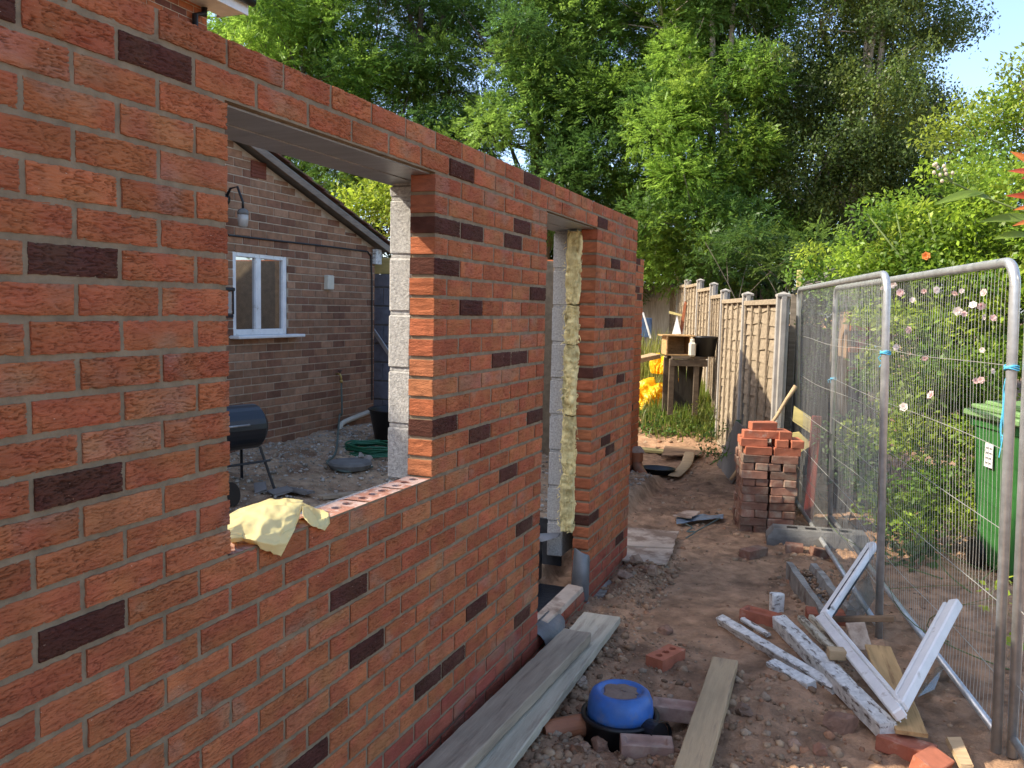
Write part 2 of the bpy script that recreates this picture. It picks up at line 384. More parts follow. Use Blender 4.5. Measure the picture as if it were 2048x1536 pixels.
lit = (sst(9.5, 10.5, Y)*sst(3, 2, X))[..., None]; gcol = gcol*(1-lit) + lit*np.array([1.25, 1.08, .9])  # sunlit look painted into the far soil colour, brighter and warmer
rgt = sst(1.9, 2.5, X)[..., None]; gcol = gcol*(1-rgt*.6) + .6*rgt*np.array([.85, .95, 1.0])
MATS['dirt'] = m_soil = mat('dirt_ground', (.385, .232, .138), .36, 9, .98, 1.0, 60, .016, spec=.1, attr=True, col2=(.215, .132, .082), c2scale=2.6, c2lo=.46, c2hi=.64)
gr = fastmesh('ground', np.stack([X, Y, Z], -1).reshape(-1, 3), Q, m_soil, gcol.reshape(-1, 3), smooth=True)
tag(gr, kind='structure')

# ------------------------------------------------------------------ rocks / clods
_ico = None
def ico(sub):
    bm = bmesh.new(); bmesh.ops.create_icosphere(bm, subdivisions=sub, radius=1); V = np.array([v.co[:] for v in bm.verts]); F = [[v.index for v in f.verts] for f in bm.faces]; bm.free(); return V, np.array(F)
ICO = {k: ico(k) for k in (1, 2, 3, 4)}
def rockverts(sub, r, seed, sq=(1, 1, .75), amp=.35):
    V, F = ICO[sub]; s = seed*3.7
    n = fbm(V[:, 0]*1.3+s, V[:, 1]*1.3+V[:, 2]*2.1+s, seed, 3)-.5 + .5*(fbm(V[:, 1]*3+s, V[:, 2]*3-V[:, 0]*2+s, seed+5, 2)-.5)
    q = V*(1+amp*2*n)[:, None]*np.array(sq)*r
    # flatten some facets
    for k in range(9):
        d = rng.normal(size=3); d /= np.linalg.norm(d); h = r*rng.uniform(.42, .8); t = q@d; q = q-np.maximum(0, t-h)[:, None]*d
    return q, F
PAL = np.array([[.30, .185, .11], [.33, .21, .125], [.25, .158, .095], [.35, .24, .15], [.32, .235, .16], [.30, .155, .088], [.21, .135, .085]])
PALG = np.array([[.33, .295, .245], [.39, .35, .295], [.24, .215, .175], [.42, .385, .33], [.29, .23, .165], [.34, .29, .24]])
def scatter(name, pts, radii, pal, m, sub=1, sink=.35):
    Vs = []; Fs = []; Cs = []; n = 0
    var = [rockverts(sub, 1, 100+k, (1, rng.uniform(.7, 1), rng.uniform(.55, .8)), .45) for k in range(14)]
    for (x, y), r in zip(pts, radii):
        q, F = var[rng.integers(14)]; a = rng.uniform(0, 6.28); c, s = math.cos(a), math.sin(a)
        p = q@np.array([[c, s, 0], [-s, c, 0], [0, 0, 1]])*r
        Vs.append(p+np.array([x, y, gzf_fast(x, y)+r*(.42-sink)])); Fs.append(F+n); n += len(q)
        Cs.append(np.tile(pal[rng.integers(len(pal))]*rng.uniform(.8, 1.25), (len(q), 1)))
    o = fastmesh(name, np.concatenate(Vs), np.concatenate(Fs), m, np.concatenate(Cs)); return o
def gzf_fast(x, y):
    return _gl(x, y)
def _gl(x, y):
    i = min(max(np.searchsorted(xs, x)-1, 0), nx-2); j = min(max(np.searchsorted(ys, y)-1, 0), ny-2)
    return float(Z[i, j])
def rpts(n, x0, x1, y0, y1, f=None):
    out = []
    while len(out) < n:
        x = rng.uniform(x0, x1); y = rng.uniform(y0, y1)
        if f is None or rng.random() < f(x, y): out.append((x, y))
    return out
def dens(x, y):
    d = .08 + 1.0*float(sst(.35, .75, fbm(x*2.2, y*2.2, 31, 3)))
    if .38 < x < .95 and y > 2.9: d *= .14
    if x < .03: d = 0
    return d
pts = rpts(4200, 0, 2.0, 1.0, 4.6, dens); rad = .0035+.015*rng.random(4200)**5+.004*rng.random(4200)
pts += rpts(650, .02, .42, 1.0, 4.3); rad = np.r_[rad, .008+.032*rng.random(650)**2.5]
pts += rpts(1100, .15, 1.5, 1.1, 2.4); rad = np.r_[rad, .006+.032*rng.random(1100)**3]
pts += rpts(900, -.3, 1.1, 4.6, 9.0); rad = np.r_[rad, .006+.03*rng.random(900)**4]
pts += rpts(260, 1.0, 1.7, 3.6, 5.4); rad = np.r_[rad, .01+.04*rng.random(260)**3]
pts += rpts(420, .2, 1.7, 1.2, 2.6, dens); rad = np.r_[rad, .014+.026*rng.random(420)**2]
pts += rpts(500, -1.5, .5, 9.0, 11.5); rad = np.r_[rad, .01+.05*rng.random(500)**3]
tag(scatter('rubble', pts, rad, PAL, m_clod), kind='stuff')
pts = rpts(14000, -3.66, -.42, 1.3, 7.2, lambda x, y: .25+.6*float(vn(x*1.3, y*1.3, 77)) if x > -2.9 else 1.0)
rad = .005+.022*rng.random(14000)**5
tag(scatter('crushed_stone_bed', pts, rad, PALG, m_gravel), kind='stuff')

# individual bigger rocks (photo px, radius m, look)
ROCKS = [(1685, 1448, .075, (.17, .10, .07), 'large rounded brown clod right of the middle plank, the biggest lump of earth'),
 (1640, 1492, .042, (.23, .12, .08), 'reddish angular rock just below the largest brown clod'),
 (1205, 1458, .052, (.25, .15, .10), 'lumpy brown rock in front of the black tub, beside the buried clay pipe'),
 (1165, 1486, .040, (.22, .14, .095), 'brown lump of earth lying in front of the buried orange clay pipe'),
 (1318, 1440, .034, (.27, .235, .20), 'smooth grey pebble wedged between the two hollow bricks by the blue lid'),
 (1275, 1132, .060, (.24, .16, .11), 'rounded brown boulder at the foot of the new wall end, below the ply sheet'),
 (1300, 1150, .062, (.27, .18, .125), 'pale brown flat boulder nearest the path in the heap by the wall end'),
 (1250, 1165, .050, (.21, .14, .10), 'dark brown boulder hard against the brickwork near the door opening'),
 (1330, 1258, .045, (.21, .12, .08), 'lone reddish clod on the path beyond the three hole brick'),
 (1593, 1140, .040, (.36, .23, .11), 'orange yellow stone beside the concrete channel end'),
 (1482, 1416, .050, (.155, .10, .07), 'long dark clod against the right edge of the middle plank'),
 (1160, 1350, .036, (.27, .20, .15), 'buff stone beside the far end of the grey scaffold board'),
 (1590, 1478, .028, (.26, .17, .12), 'small buff clod left of the reddish angular rock'),
 (1360, 1490, .024, (.23, .15, .11), 'small clod between the hollow brick and the middle plank')]
for k, (px, py, r, c, lb) in enumerate(ROCKS):
    p = G(px, py, .03); q, F = rockverts(3, r, 300+k, (1.1, .95, .8), .45); q = q+rng.normal(0, r*.02, q.shape); c = tuple(1.25*v for v in c)
    b = MB(); b.add(q, F.tolist(), c); o = b.build('rock', m_clod, loc=(0, 0, 0), smooth=False, fix=False)
    o.location = (p.x, p.y, _gl(p.x, p.y)+r*.26); o.rotation_euler = (0, 0, k*1.3); tag(o, lb, 'rock', 'loose rocks and clods')

# ================================================================== BRICKWORK
CH, BU, SILL = .075, .225, 1.16
def cz(c): return SILL+c*CH
WALL_Y0, WALL_Y1 = -16*BU, 19*BU
C0, C1 = -17, 17
WIN = (0, 1.125, 0, 15); DOOR = (10.5*BU, 14.5*BU, -14, 15)
DARK = {(15, -1), (9, -2), (3, -2), (-1, -2), (15, -3), (15, 6), (16, 9.5), (12, 5.5), (12, 6.5), (13, 9), (12, 8.5), (10, 5.5), (15, 15), (12, 16.5), (8, 6.5),
        (9, 10), (5, 8), (5, 9), (1, 10), (2, 5.5), (1, 7), (-2, 8.5), (-6, 9.5), (-4, 2.5), (-7, 3), (-10, 1.5), (-11, 5), (-11, 6), (-9, 7), (-12, 9.5),
        (7, 16), (7, 17), (3, 15), (2, 17.5), (-3, 16), (-4, 16.5), (-9, 15), (-13, 18), (11, -6), (5, -8), (-5, -9)}
class Dense:
    def __init__(s): s.V = []; s.Q = []; s.C = []; s.n = 0
    def brick(s, y0, y1, z0, z1, x, depth, col, step, rough, seed, bands=True, jit=.0015, xn=1):
        nu = max(3, int((y1-y0)/step[0])+1); nz = max(3, int((z1-z0)/step[1])+1)
        u = np.linspace(0, 1, nu); w = np.linspace(0, 1, nz)
        yy = y0+(y1-y0)*u[:, None]+0*w[None]; zz = z0+(z1-z0)*w[None]+0*u[:, None]
        n1 = fbm(yy*60+seed*7.1+.8*vn(yy*30, zz*40, 3), zz*250+seed*3.3+2.6*vn(yy*24+seed, zz*8, 4), seed % 97, 2); n2 = vn(yy*16+seed, zz*22, seed % 89)
        tear = sst(.46, .70, n1)*sst(.10, .60, n2)
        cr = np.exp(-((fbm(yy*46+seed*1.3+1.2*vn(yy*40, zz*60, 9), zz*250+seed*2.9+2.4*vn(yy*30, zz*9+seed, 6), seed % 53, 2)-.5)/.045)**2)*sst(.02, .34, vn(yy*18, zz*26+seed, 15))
        h = rough*(-.0056*cr + .0024*(.5-tear) + .0020*(n1-.5) + .0012*(n2-.5)) + .001*(fbm(yy*9, zz*9, 3, 2)-.5)
        e = np.minimum(np.minimum(u, 1-u)[:, None]*(y1-y0), np.minimum(w, 1-w)[None]*(z1-z0))
        h = np.maximum(h, -.0040-x) - .0030*np.exp(-(e/.0035)**2)
        # ragged outline
        eu = np.exp(-(np.minimum(u, 1-u)*(y1-y0)/.006)**2)[:, None]; ez = np.exp(-(np.minimum(w, 1-w)*(z1-z0)/.006)**2)[None]
        yy = yy + eu*(.0035*(fbm(zz*70+seed, yy*0+seed*1.7, 5, 2)-.5))
        zz = zz + ez*(.0045*(fbm(yy*55+seed, zz*0+w[None]*9+seed*2.3, 6, 3)-.5))
        c = np.ones((nu, nz, 3))*np.asarray(col)
        if bands:
            bd = vn(yy*9+seed*5.1, zz*1.5+seed, 41); c = c*(.84+.32*bd)[..., None]
            sm = (.30 if col[0] > .2 else .06)*sst(.62, .78, fbm(yy*5, zz*8, 77, 4))[..., None]; c = c*(1-sm)+sm*np.array([.34, .25, .18])
            c = c*(1-.07*tear[..., None])*(1-.42*min(1, rough)*cr[..., None])  # shade of tears and creases painted into the brick colour
            c[..., 1] *= 1+.25*(vn(yy*14+seed, zz*20, 43)-.5)
        P = np.stack([x+xn*h, yy, zz], -1).reshape(-1, 3); I = np.arange(nu*nz).reshape(nu, nz)
        mean = c.reshape(-1, 3).mean(0)
        q = np.stack([I[:-1, :-1], I[1:, :-1], I[1:, 1:], I[:-1, 1:]], -1).reshape(-1, 4)
        ring = np.concatenate([I[:, 0], I[-1, 1:], I[-2::-1, -1], I[0, -2:0:-1]]); m = len(ring); k = np.arange(m)
        R0 = P[ring]; rings = [R0]; rc = [np.tile(mean, (m, 1))]
        cy, cz_ = (y0+y1)/2, (z0+z1)/2; nr = 7 if step[0] < .012 else 4
        for j in range(1, nr+1):
            B = R0.copy(); B[:, 0] = x-xn*depth*j/nr; nn = .0028*(fbm(B[:, 2]*150+seed, B[:, 0]*45+B[:, 1]*30, 7, 2)-.5)*rough
            B[:, 1] += np.sign(B[:, 1]-cy)*nn*(np.abs(B[:, 1]-cy) > (y1-y0)*.46); B[:, 2] += np.sign(B[:, 2]-cz_)*nn*.6*(np.abs(B[:, 2]-cz_) > (z1-z0)*.44)
            rings.append(B); rc.append(mean*(.78+.44*vn(B[:, 2]*90+seed, B[:, 0]*40, 13))[:, None])
        N0 = nu*nz; qs = [q]
        for j in range(nr):
            a_ = N0+j*m; qs.append(np.stack([a_+k, a_+m+k, a_+m+(k+1) % m, a_+(k+1) % m], -1))
        q = np.concatenate(qs)
        if xn < 0: q = q[:, ::-1]
        s.V.append(np.concatenate([P]+rings)); s.Q.append(q+s.n); s.n += N0+m*(nr+1)
        s.C.append(np.concatenate([c.reshape(-1, 3)]+rc))
    def build(s, name, m, parent):
        return fastmesh(name, np.concatenate(s.V), np.concatenate(s.Q), m, np.concatenate(s.C), parent, smooth=False)
def brickcol(dark, low=False):
    if dark: return np.array([.085, .030, .019])*rng.uniform(.85, 1.2)
    k = rng.random()
    b = np.array([.42, .132, .056]) if k < .65 else np.array([.375, .112, .048]) if k < .88 else np.array([.44, .16, .07])
    if low: b = np.array([.33, .085, .05])
    return b*rng.uniform(.92, 1.08)
ext = thing('unfinished_extension', 'new red brick wall with an empty window hole and door hole, in the foreground', 'wall', (0, 0, 0))
bw = Dense(); mo = MB()
def cut(segs, a, b):
    out = []
    for s0, s1 in segs:
        if b <= s0 or a >= s1: out.append((s0, s1)); continue
        if a > s0: out.append((s0, a))
        if b < s1: out.append((b, s1))
    return out
J = .0137
sill_c = 0
for c in range(C0, C1):
    segs = [(WALL_Y0, WALL_Y1)]
    if WIN[2] <= c < WIN[3]: segs = cut(segs, WIN[0], WIN[1])
    if DOOR[2] <= c < DOOR[3]: segs = cut(segs, DOOR[0], DOOR[1])
    if c == -1:
        pass
    off = .5 if c % 2 else 0.0
    for s0, s1 in segs:
        k0 = math.floor(s0/BU-off)-1
        for k in range(k0, int(s1/BU)+3):
            a = (k+off)*BU; b = a+BU; ctr = round((a+b)/2/BU*2)/2
            a2, b2 = max(a, s0), min(b, s1)
            if b2-a2 < .03: continue
            ya = a2+(J/2 if a2 > s0+1e-6 else 0); yb = b2-(J/2 if b2 < s1-1e-6 else 0)
            dark = (c, ctr) in DARK
            near = -1.0 < ya < 1.3
            st = (.0040, .0019) if near else (.0085, .0040) if ya < 2.6 and ya > -1.2 else (.02, .011)
            z0 = cz(c)+J/2; z1 = cz(c+1)-J/2
            low = c < -12
            sl_ = c == -1 and WIN[0]-.01 < (ya+yb)/2 < WIN[1]+.01
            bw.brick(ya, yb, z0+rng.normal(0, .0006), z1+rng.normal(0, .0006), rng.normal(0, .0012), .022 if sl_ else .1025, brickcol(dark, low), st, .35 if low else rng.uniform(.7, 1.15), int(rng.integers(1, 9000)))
    for s0, s1 in segs:
        e0 = .006 if s0 > WALL_Y0+.01 else 0; e1 = .006
        top = cz(c+1) if c < C1-1 else cz(c+1)-.006
        nseg = max(1, int((s1-s0)/.02)) if s0 < 3 else 8
        yy = np.linspace(s0+e0, s1-e1, nseg+1); fx = -.0058+.0022*(fbm(yy*30, yy*0+c*3.1, 8, 2)-.5)
        P = np.stack([np.stack([fx, yy, 0*yy+cz(c)], -1), np.stack([fx, yy, 0*yy+top], -1), np.stack([0*yy-.098, yy, 0*yy+top], -1), np.stack([0*yy-.098, yy, 0*yy+cz(c)], -1), np.stack([fx, yy, 0*yy+cz(c)], -1)], 1)
        F = []
        if c == -1 and s0 < 0 < s1:
            wq = (yy > WIN[0]) & (yy < WIN[1]); P[wq, 2, 0] = -.020; P[wq, 3, 0] = -.020; P[wq, 1:3, 2] = cz(0)-.0005
        mo.grid(P)
        mo.add([P[0, 0], P[0, 1], P[0, 2], P[0, 3]], [[0, 1, 2, 3]]); mo.add([P[-1, 0], P[-1, 1], P[-1, 2], P[-1, 3]], [[3, 2, 1, 0]])
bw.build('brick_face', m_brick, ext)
mo.build('mortar_joints', m_mortar, ext)

# perforated brick tops along the sill
def holed_top(x0, x1, y0, y1, z, circ, dep=.03, n=18):
    bm = bmesh.new(); es = []
    def loop(ps):
        vs = [bm.verts.new(p) for p in ps]; e = [bm.edges.new((vs[i], vs[(i+1) % len(vs)])) for i in range(len(vs))]; return vs, e
    _, e = loop([(x0, y0, z), (x1, y0, z), (x1, y1, z), (x0, y1, z)]); es += e; rings = []
    for (cx, cy, r) in circ:
        vs, e = loop([(cx+r*math.cos(2*math.pi*i/n), cy+r*math.sin(2*math.pi*i/n), z) for i in range(n)]); es += e; rings.append(vs)
    bmesh.ops.triangle_fill(bm, edges=es, use_beauty=True, use_dissolve=False)
    for vs in rings:
        for f in list(bm.faces):
            if len(f.verts) > 0 and all(v in vs for v in f.verts): bm.faces.remove(f)
        lo = [bm.verts.new((v.co.x, v.co.y, z-dep)) for v in vs]
        for i in range(n): bm.faces.new((vs[i], vs[(i+1) % n], lo[(i+1) % n], lo[i]))
        bm.faces.new(lo)
    bm.verts.index_update(); V = [v.co[:] for v in bm.verts]; F = [[v.index for v in f.verts] for f in bm.faces]; bm.free(); return V, F
m_silltop = mat('mortar_smeared_brick_top', (.33, .15, .10), .2, 20, .95, .6, 90, .004, col2=(.44, .31, .26), c2scale=16, c2lo=.44, c2hi=.54)
sb = MB()
for k in range(5):
    y0 = k*BU; cs = [(-.051, y0+.112+d, .0185) for d in (-.064, 0, .064)]
    V, F = holed_top(-.101, -.002, max(y0+.006, .004), y0+.219, cz(0)+.0015, cs, .055); sb.add(V, F); sb.add([(-.101, y0, cz(0)-.075), (-.101, y0+.225, cz(0)-.075), (-.101, y0+.225, cz(0)), (-.101, y0, cz(0))], [[0, 1, 2, 3]])
sb.build('sill_brick_top', m_silltop, ext, fix=True)
# lintels
def lintel(y0, y1, x1, nm='lintel'):
    b = MB(); z = cz(15)
    b.box(((-.03+x1)/2, (y0+y1)/2, z-.003), (abs(x1)-.03, y1-y0, .006), b=.001)
    b.box((x1*.42, (y0+y1)/2, z+.055), (.004, y1-y0-.02, .1), b=.001)
    b.box((x1+.003, (y0+y1)/2, z+.075), (.005, y1-y0-.004, .15), b=.001)
    b.box((x1*.56, (y0+y1)/2, z-.0075), (.012, y1-y0-.01, .003), b=.001)
    o = b.build(nm, m_steel, ext); return o
lintel(-.16, 1.36, -.318); lintel(DOOR[0]-.15, DOOR[1]+.12, -.318)
# block inner leaf
def blocks(y0, y1, x0, x1, z0, z1, nm='block_pier', first=None):
    b = MB(); z = z0; k = 0
    while z < z1-.02:
        h = min(.215, z1-z); 
        yy = y0; off = .22 if k % 2 else .44
        while yy < y1-.01:
            L = min(off, y1-yy); off = .44
            b.box(((x0+x1)/2+rng.normal(0, .0015), yy+L/2, z+h/2), (x1-x0, L-.004, h-.005), b=.006, jit=.001)
            yy += L+.006
        b.box(((x0+x1)/2, (y0+y1)/2, z+h+.005), (x1-x0-.012, y1-y0-.014, .013), b=.001)
        z += h+.010; k += 1
    return b.build(nm, m_block, ext)
blocks(1.315, 1.97, -.30, -.2, 1.10, cz(15)-.012)
blocks(3.34, 4.20, -.30, -.2, .25, cz(15)-.012)
# inner leaf under the window, below the sill
b = MB()
for z, o in ((.20, 0), (.425, .2), (.65, 0), (.875, .2)):
    y = -1.6-o
    while y < 2.2:
        b.box((-.25, y+.22, z+.1075), (.10, .436, .212), b=.006, jit=.001); y += .445
b.build('block_leaf', m_block, ext)
# cavity insulation in the door jamb: rough wool slabs
def wool(z0, z1, x0, x1, y0, y1, seed):
    b = MB(); nz = int((z1-z0)/.008); n = 26; prof = []
    zz = np.linspace(z0, z1, nz); a = np.linspace(0, 2*math.pi, n, endpoint=False)
    cx = np.sign(np.cos(a))*np.abs(np.cos(a))**.35; cy = np.sign(np.sin(a))*np.abs(np.sin(a))**.35
    A, ZZ = np.meshgrid(np.arange(n), zz)
    fr = 1+.26*(fbm(A*1.1+seed, ZZ*16, seed, 4)-.5)+.10*(fbm(A*1.9+seed, ZZ*55, seed+2, 3)-.5)
    e = np.minimum(ZZ-z0, z1-ZZ); tap = 1-.25*np.exp(-e/.018)
    P = np.stack([(x0+x1)/2+(x1-x0)/2*cx[A]*fr*tap, (y0+y1)/2+(y1-y0)/2*cy[A]*(1+(fr-1)*1.6), ZZ+.012*(fbm(A*.8+seed, ZZ*6, seed+9, 2)-.5)], -1)
    P = np.concatenate([P, P[:, :1]], 1); b.grid(P)
    b.add(P[0, :-1], [list(range(n))[::-1]]); b.add(P[-1, :-1], [list(range(n))])
    for k in range(70):                                  # loose tufts
        z = rng.uniform(z0, z1); x = rng.uniform(x0, x1); p = Vector((x, y0-.004, z)); q = p+Vector((rng.normal(0, .012), -rng.uniform(.004, .02), rng.normal(-.012, .015)))
        b.tube([p, (p+q)/2+Vector((rng.normal(0, .004), 0, .003)), q], [.004, .003, .001], 4)
    return b.build('insulation_slab', m_insul, ext, smooth=True)
zz = [.44, .80, 1.16, 1.59, 1.83, 2.27]
for k in range(5): wool(zz[k]+.003, zz[k+1]-.004, -.196, -.088, 3.245, 3.60, 11+k)
# door bottom: membrane, dpc flaps, threshold
def sheet(name, P, m, parent=None, th=.002, sub=1, loc=None):
    P = np.asarray(P, float); b = MB(); b.grid(P); o = b.build(name, m, parent, smooth=True, fix=False, loc=loc)
    s = o.modifiers.new('thick', 'SOLIDIFY'); s.thickness = th; s.offset = 0
    if sub: u = o.modifiers.new('sub', 'SUBSURF'); u.levels = sub; u.render_levels = sub
    return o
b = MB(); zt = cz(-14)
b.box((-.205, (DOOR[0]+DOOR[1])/2-.02, zt-.01), (.17, DOOR[1]-DOOR[0]-.06, .02), b=.002)
b.box((-.32, (DOOR[0]+DOOR[1])/2, zt+.13), (.012, DOOR[1]-DOOR[0]+.1, .26), b=.002)
b.box((-.30, 3.42, .32), (.16, .016, .30), b=.002)
b.build('black_membrane', m_dpm, ext)
b = MB(); b.box((-.0515, 2.86, zt+.010), (.10, .66, .035), b=.005, jit=.001); b.build('threshold_brick_top', m_ply, ext)
P = []
for i, t in enumerate(np.linspace(0, 1, 7)):          # flap hanging over the outer edge at the near side
    y = DOOR[0]+.0+.36*t; d = .012+.055*math.sin(math.pi*(.15+.8*t)); 
    P.append([(-.06, y, zt+.030), (.006+d*.35, y, zt+.022-.01*t), (.012+d, y+.01, zt-.045+.02*t), (.006+d*.9, y+.015, zt-.105+.05*t)])
sheet('dpc_flap', P, m_lead, ext, .003)
P = []
for i, t in enumerate(np.linspace(0, 1, 7)):          # curled strip standing at the far jamb
    z = .02+.30*t; cur = .05*math.sin(math.pi*t)
    P.append([(-.10+.02*t, 3.235-.01*t, z+.05), (-.055, 3.215-cur*.8, z+.03), (.002+.02*math.sin(3*t), 3.205-cur, z+.01), (.012, 3.262, z)])
sheet('dpc_flap', P, m_lead, ext, .003)
P = []
for i, t in enumerate(np.linspace(0, 1, 5)):          # turned-up strip under the block pier
    P.append([(-.335+.01*t, 3.30-.06*t, .40-.05*t*t), (-.26, 3.30-.09*t, .41-.03*t), (-.19, 3.31-.04*t, .42-.02*t)])
sheet('dpc_flap', P, m_lead, ext, .003)
# foundation edge
b = MB(); b.box((-.02, (3.25+4.33)/2, -.065), (.17, 1.12, .15), b=.01, jit=.003); b.build('concrete_footing', m_chan, ext)

# ---- generic far brick wall helper (single face or box), course by course
def brickwall(mb, mm, o, du, L, z0, z1, nrm, thick, colf, top=None, left=None, ch=.075, holes=()):
    """bricks on the face starting at o, running along du for L; top(u) gives the local top; nrm outward"""
    o = Vector(o); du = Vector(du).normalized(); n = Vector(nrm).normalized(); c = 0; z = z0
    while z < z1-.01:
        off = BU/2 if c % 2 else 0; u = -off
        while u < L:
            a = max(u, 0)+.005; b_ = min(u+BU, L)-.005; u += BU
            if b_-a < .02: continue
            zt = z+ch-.01
            if top is not None:
                lim = min(top(a), top(b_))
                if z+.02 > lim: continue
                zt = min(zt, lim)
            skip = False
            for h in holes:
                if z+ch*.6 > h[2] and z+ch*.4 < h[3] and b_ > h[0] and a < h[1]:
                    if a < h[0]: b_ = h[0]
                    elif b_ > h[1]: a = h[1]
                    else: skip = True
            if skip or b_-a < .02: continue
            M = Matrix((du, n, Vector((0, 0, 1)))).transposed()
            mb.box(o+du*((a+b_)/2)-n*.02+Vector((0, 0, (z+zt)/2)), (b_-a, .04+rng.normal(0, .002), zt-z), M, .003, colf())
        z += ch; c += 1

# ---- set-back brick wall further along (end corner seen past the new wall)
def newcol(): return brickcol(rng.random() < .10)
pc = W(1286, 600, -.75); FY = pc.y
fz = CO[2] + (Vector(ray(1286, 523))*((-.75-CO[0])/ray(1286, 523)[0])).z
fw_ = thing('brick_wall', 'set back brick wall corner seen just past the end of the new wall', 'wall', (-.75, FY, 0))
a = MB(); brickwall(a, None, (-.75, FY-2.2, -.1), (0, 1, 0), 2.2, 0, fz+.1, (1, 0, 0), .1, newcol)
brickwall(a, None, (-.755, FY-.004, -.1), (-1, 0, 0), 1.2, 0, fz+.1, (0, 1, 0), .1, newcol)
a.build('brick_face', m_brick, fw_)
a = MB(); a.box((-.905, FY-1.11, (fz-.1)/2), (.3, 2.18, fz+.095), b=.001); a.box((-1.40, FY-.125, (fz-.1)/2), (1.2, .235, fz+.09), b=.001); a.build('mortar_core', m_mortar, fw_)

# ================================================================== ANNEX BUILDING (brown brick, mono-pitch roof)
AX = -3.7
an = thing('brick_annex', 'brown brick annex with a steep single slope roof seen through the window hole', 'building', (AX, 5, .3))
YL, YR = 1.2, 7.0
v1 = W(457, 268, AX); v2 = W(752, 492, AX); slope = (v2.z-v1.z)/(v2.y-v1.y)
def vtop(y): return v1.z+slope*(y-v1.y)
def annexcol():
    k = rng.random(); b = np.array([.26, .135, .077]) if k < .55 else np.array([.19, .092, .056]) if k < .8 else np.array([.31, .175, .105])
    return b*rng.uniform(.8, 1.2)
wl, wr = W(466, 500, AX).y, W(575, 512, AX).y; wb, wt = W(520, 670, AX).z, W(520, 505, AX).z
a = MB()
brickwall(a, None, (AX, YL, .15), (0, 1, 0), YR-YL, 0, 4.6, (1, 0, 0), .1, annexcol, top=lambda u: vtop(YL+u)-.15-.03, holes=[(wl-YL, wr-YL, wb-.15, wt-.15)])
brickwall(a, None, (AX-.005, YR-.005, .15), (-1, 0, 0), 4, 0, vtop(YR)-.2, (0, 1, 0), .1, annexcol)
a.build('brick_face', m_annexb, an)
a = MB()
def core(y0, y1, z0f, z1f):
    a.add([(AX-.006, y0, z0f(y0)), (AX-.006, y1, z0f(y1)), (AX-.006, y1, z1f(y1)), (AX-.006, y0, z1f(y0)), (AX-.2, y0, z0f(y0)), (AX-.2, y1, z0f(y1)), (AX-.2, y1, z1f(y1)), (AX-.2, y0, z1f(y0))],
          [[0, 1, 2, 3], [7, 6, 5, 4], [0, 4, 5, 1], [3, 2, 6, 7], [0, 3, 7, 4], [1, 5, 6, 2]])
t_ = lambda y: vtop(y)-.03
core(YL, wl, lambda y: -.1, t_); core(wr, YR-.005, lambda y: -.1, t_); core(wl, wr, lambda y: -.1, lambda y: wb); core(wl, wr, lambda y: wt, t_)
a.box((AX-2.1, YR-.11, 1.1), (3.8, .19, 2.4), b=.001); a.build('mortar_core', m_annexm, an)
# roof deck, verge board, tiles
a = MB(); e1 = W(768, 492, AX+.12)
ya, yb = YL, 7.22
def rp(x, y, dz=0): return (x, y, vtop(y)+dz)
a.add([rp(AX+.10, ya, .05), rp(AX+.10, yb, .05), rp(AX-4.2, yb, .05), rp(AX-4.2, ya, .05), rp(AX+.10, ya, .0), rp(AX+.10, yb, .0), rp(AX-4.2, yb, 0), rp(AX-4.2, ya, 0)],
      [[0, 1, 2, 3], [7, 6, 5, 4], [0, 4, 5, 1], [1, 5, 6, 2], [2, 6, 7, 3], [3, 7, 4, 0]])
rf = a.build('roof', m_felt, an)
a = MB(); sv = math.sqrt(1+slope*slope); nrow = int((yb-ya)*sv/.30)
for i in range(nrow):
    y = yb+.05-i*.30/sv
    for j in range(15):
        x = AX-.01-j*.29
        M = Matrix.Rotation(math.atan(slope)+.045, 3, 'X')
        a.box((x, y-.16, vtop(y-.16)+.082+rng.normal(0, .002)), (.285, .37, .018), M, .004)
a.build('roof_tiles', m_tile, rf)
a = MB(); n_ = Vector((0, -slope, 1)).normalized()
a.beam((AX+.105, ya, vtop(ya)-.005), (AX+.105, yb-.03, vtop(yb-.03)-.005), .03, .06, up=n_, bev=.003); a.build('verge_board', m_verge, an)
# eaves box end, board
a = MB(); p = W(756, 514, AX+.03); a.box((p.x, p.y-.02, p.z), (.05, .13, .17), b=.004); a.build('eaves_box', m_peel, an)
# window
wn_y, wn_z = (wl+wr)/2, (wb+wt)/2; ww, wh = wr-wl, wt-wb
win = MB(); f = .055
win.box((AX-.045, wl+f/2, wn_z), (.07, f, wh), b=.006); win.box((AX-.045, wr-f/2, wn_z), (.07, f, wh), b=.006)
win.box((AX-.045, wn_y, wt-f/2), (.068, ww-2*f, f), b=.006); win.box((AX-.045, wn_y, wb+f/2), (.068, ww-2*f, f), b=.006)
win.box((AX-.045, wn_y-.03, wn_z), (.072, .075, wh-2*f), b=.006)
wo_ = win.build('window', m_upvc, an)
g = MB()
for y0, y1 in ((wl+f, wn_y-.068), (wn_y+.008, wr-f)):
    g.box((AX-.04, (y0+y1)/2, wn_z), (.012, y1-y0, wh-2*f), b=.001)
g.build('pane', m_glass, wo_)
g = MB()
g.box((AX-.03, wr-.26, wn_z), (.04, .035, wh-2*f), b=.004); g.build('sash_bead', m_upvc, wo_) if False else None
s = MB(); s.box((AX+.03, wn_y+.05, wb-.012), (.15, ww+.20, .028), b=.006); s.build('sill', m_white, wo_)
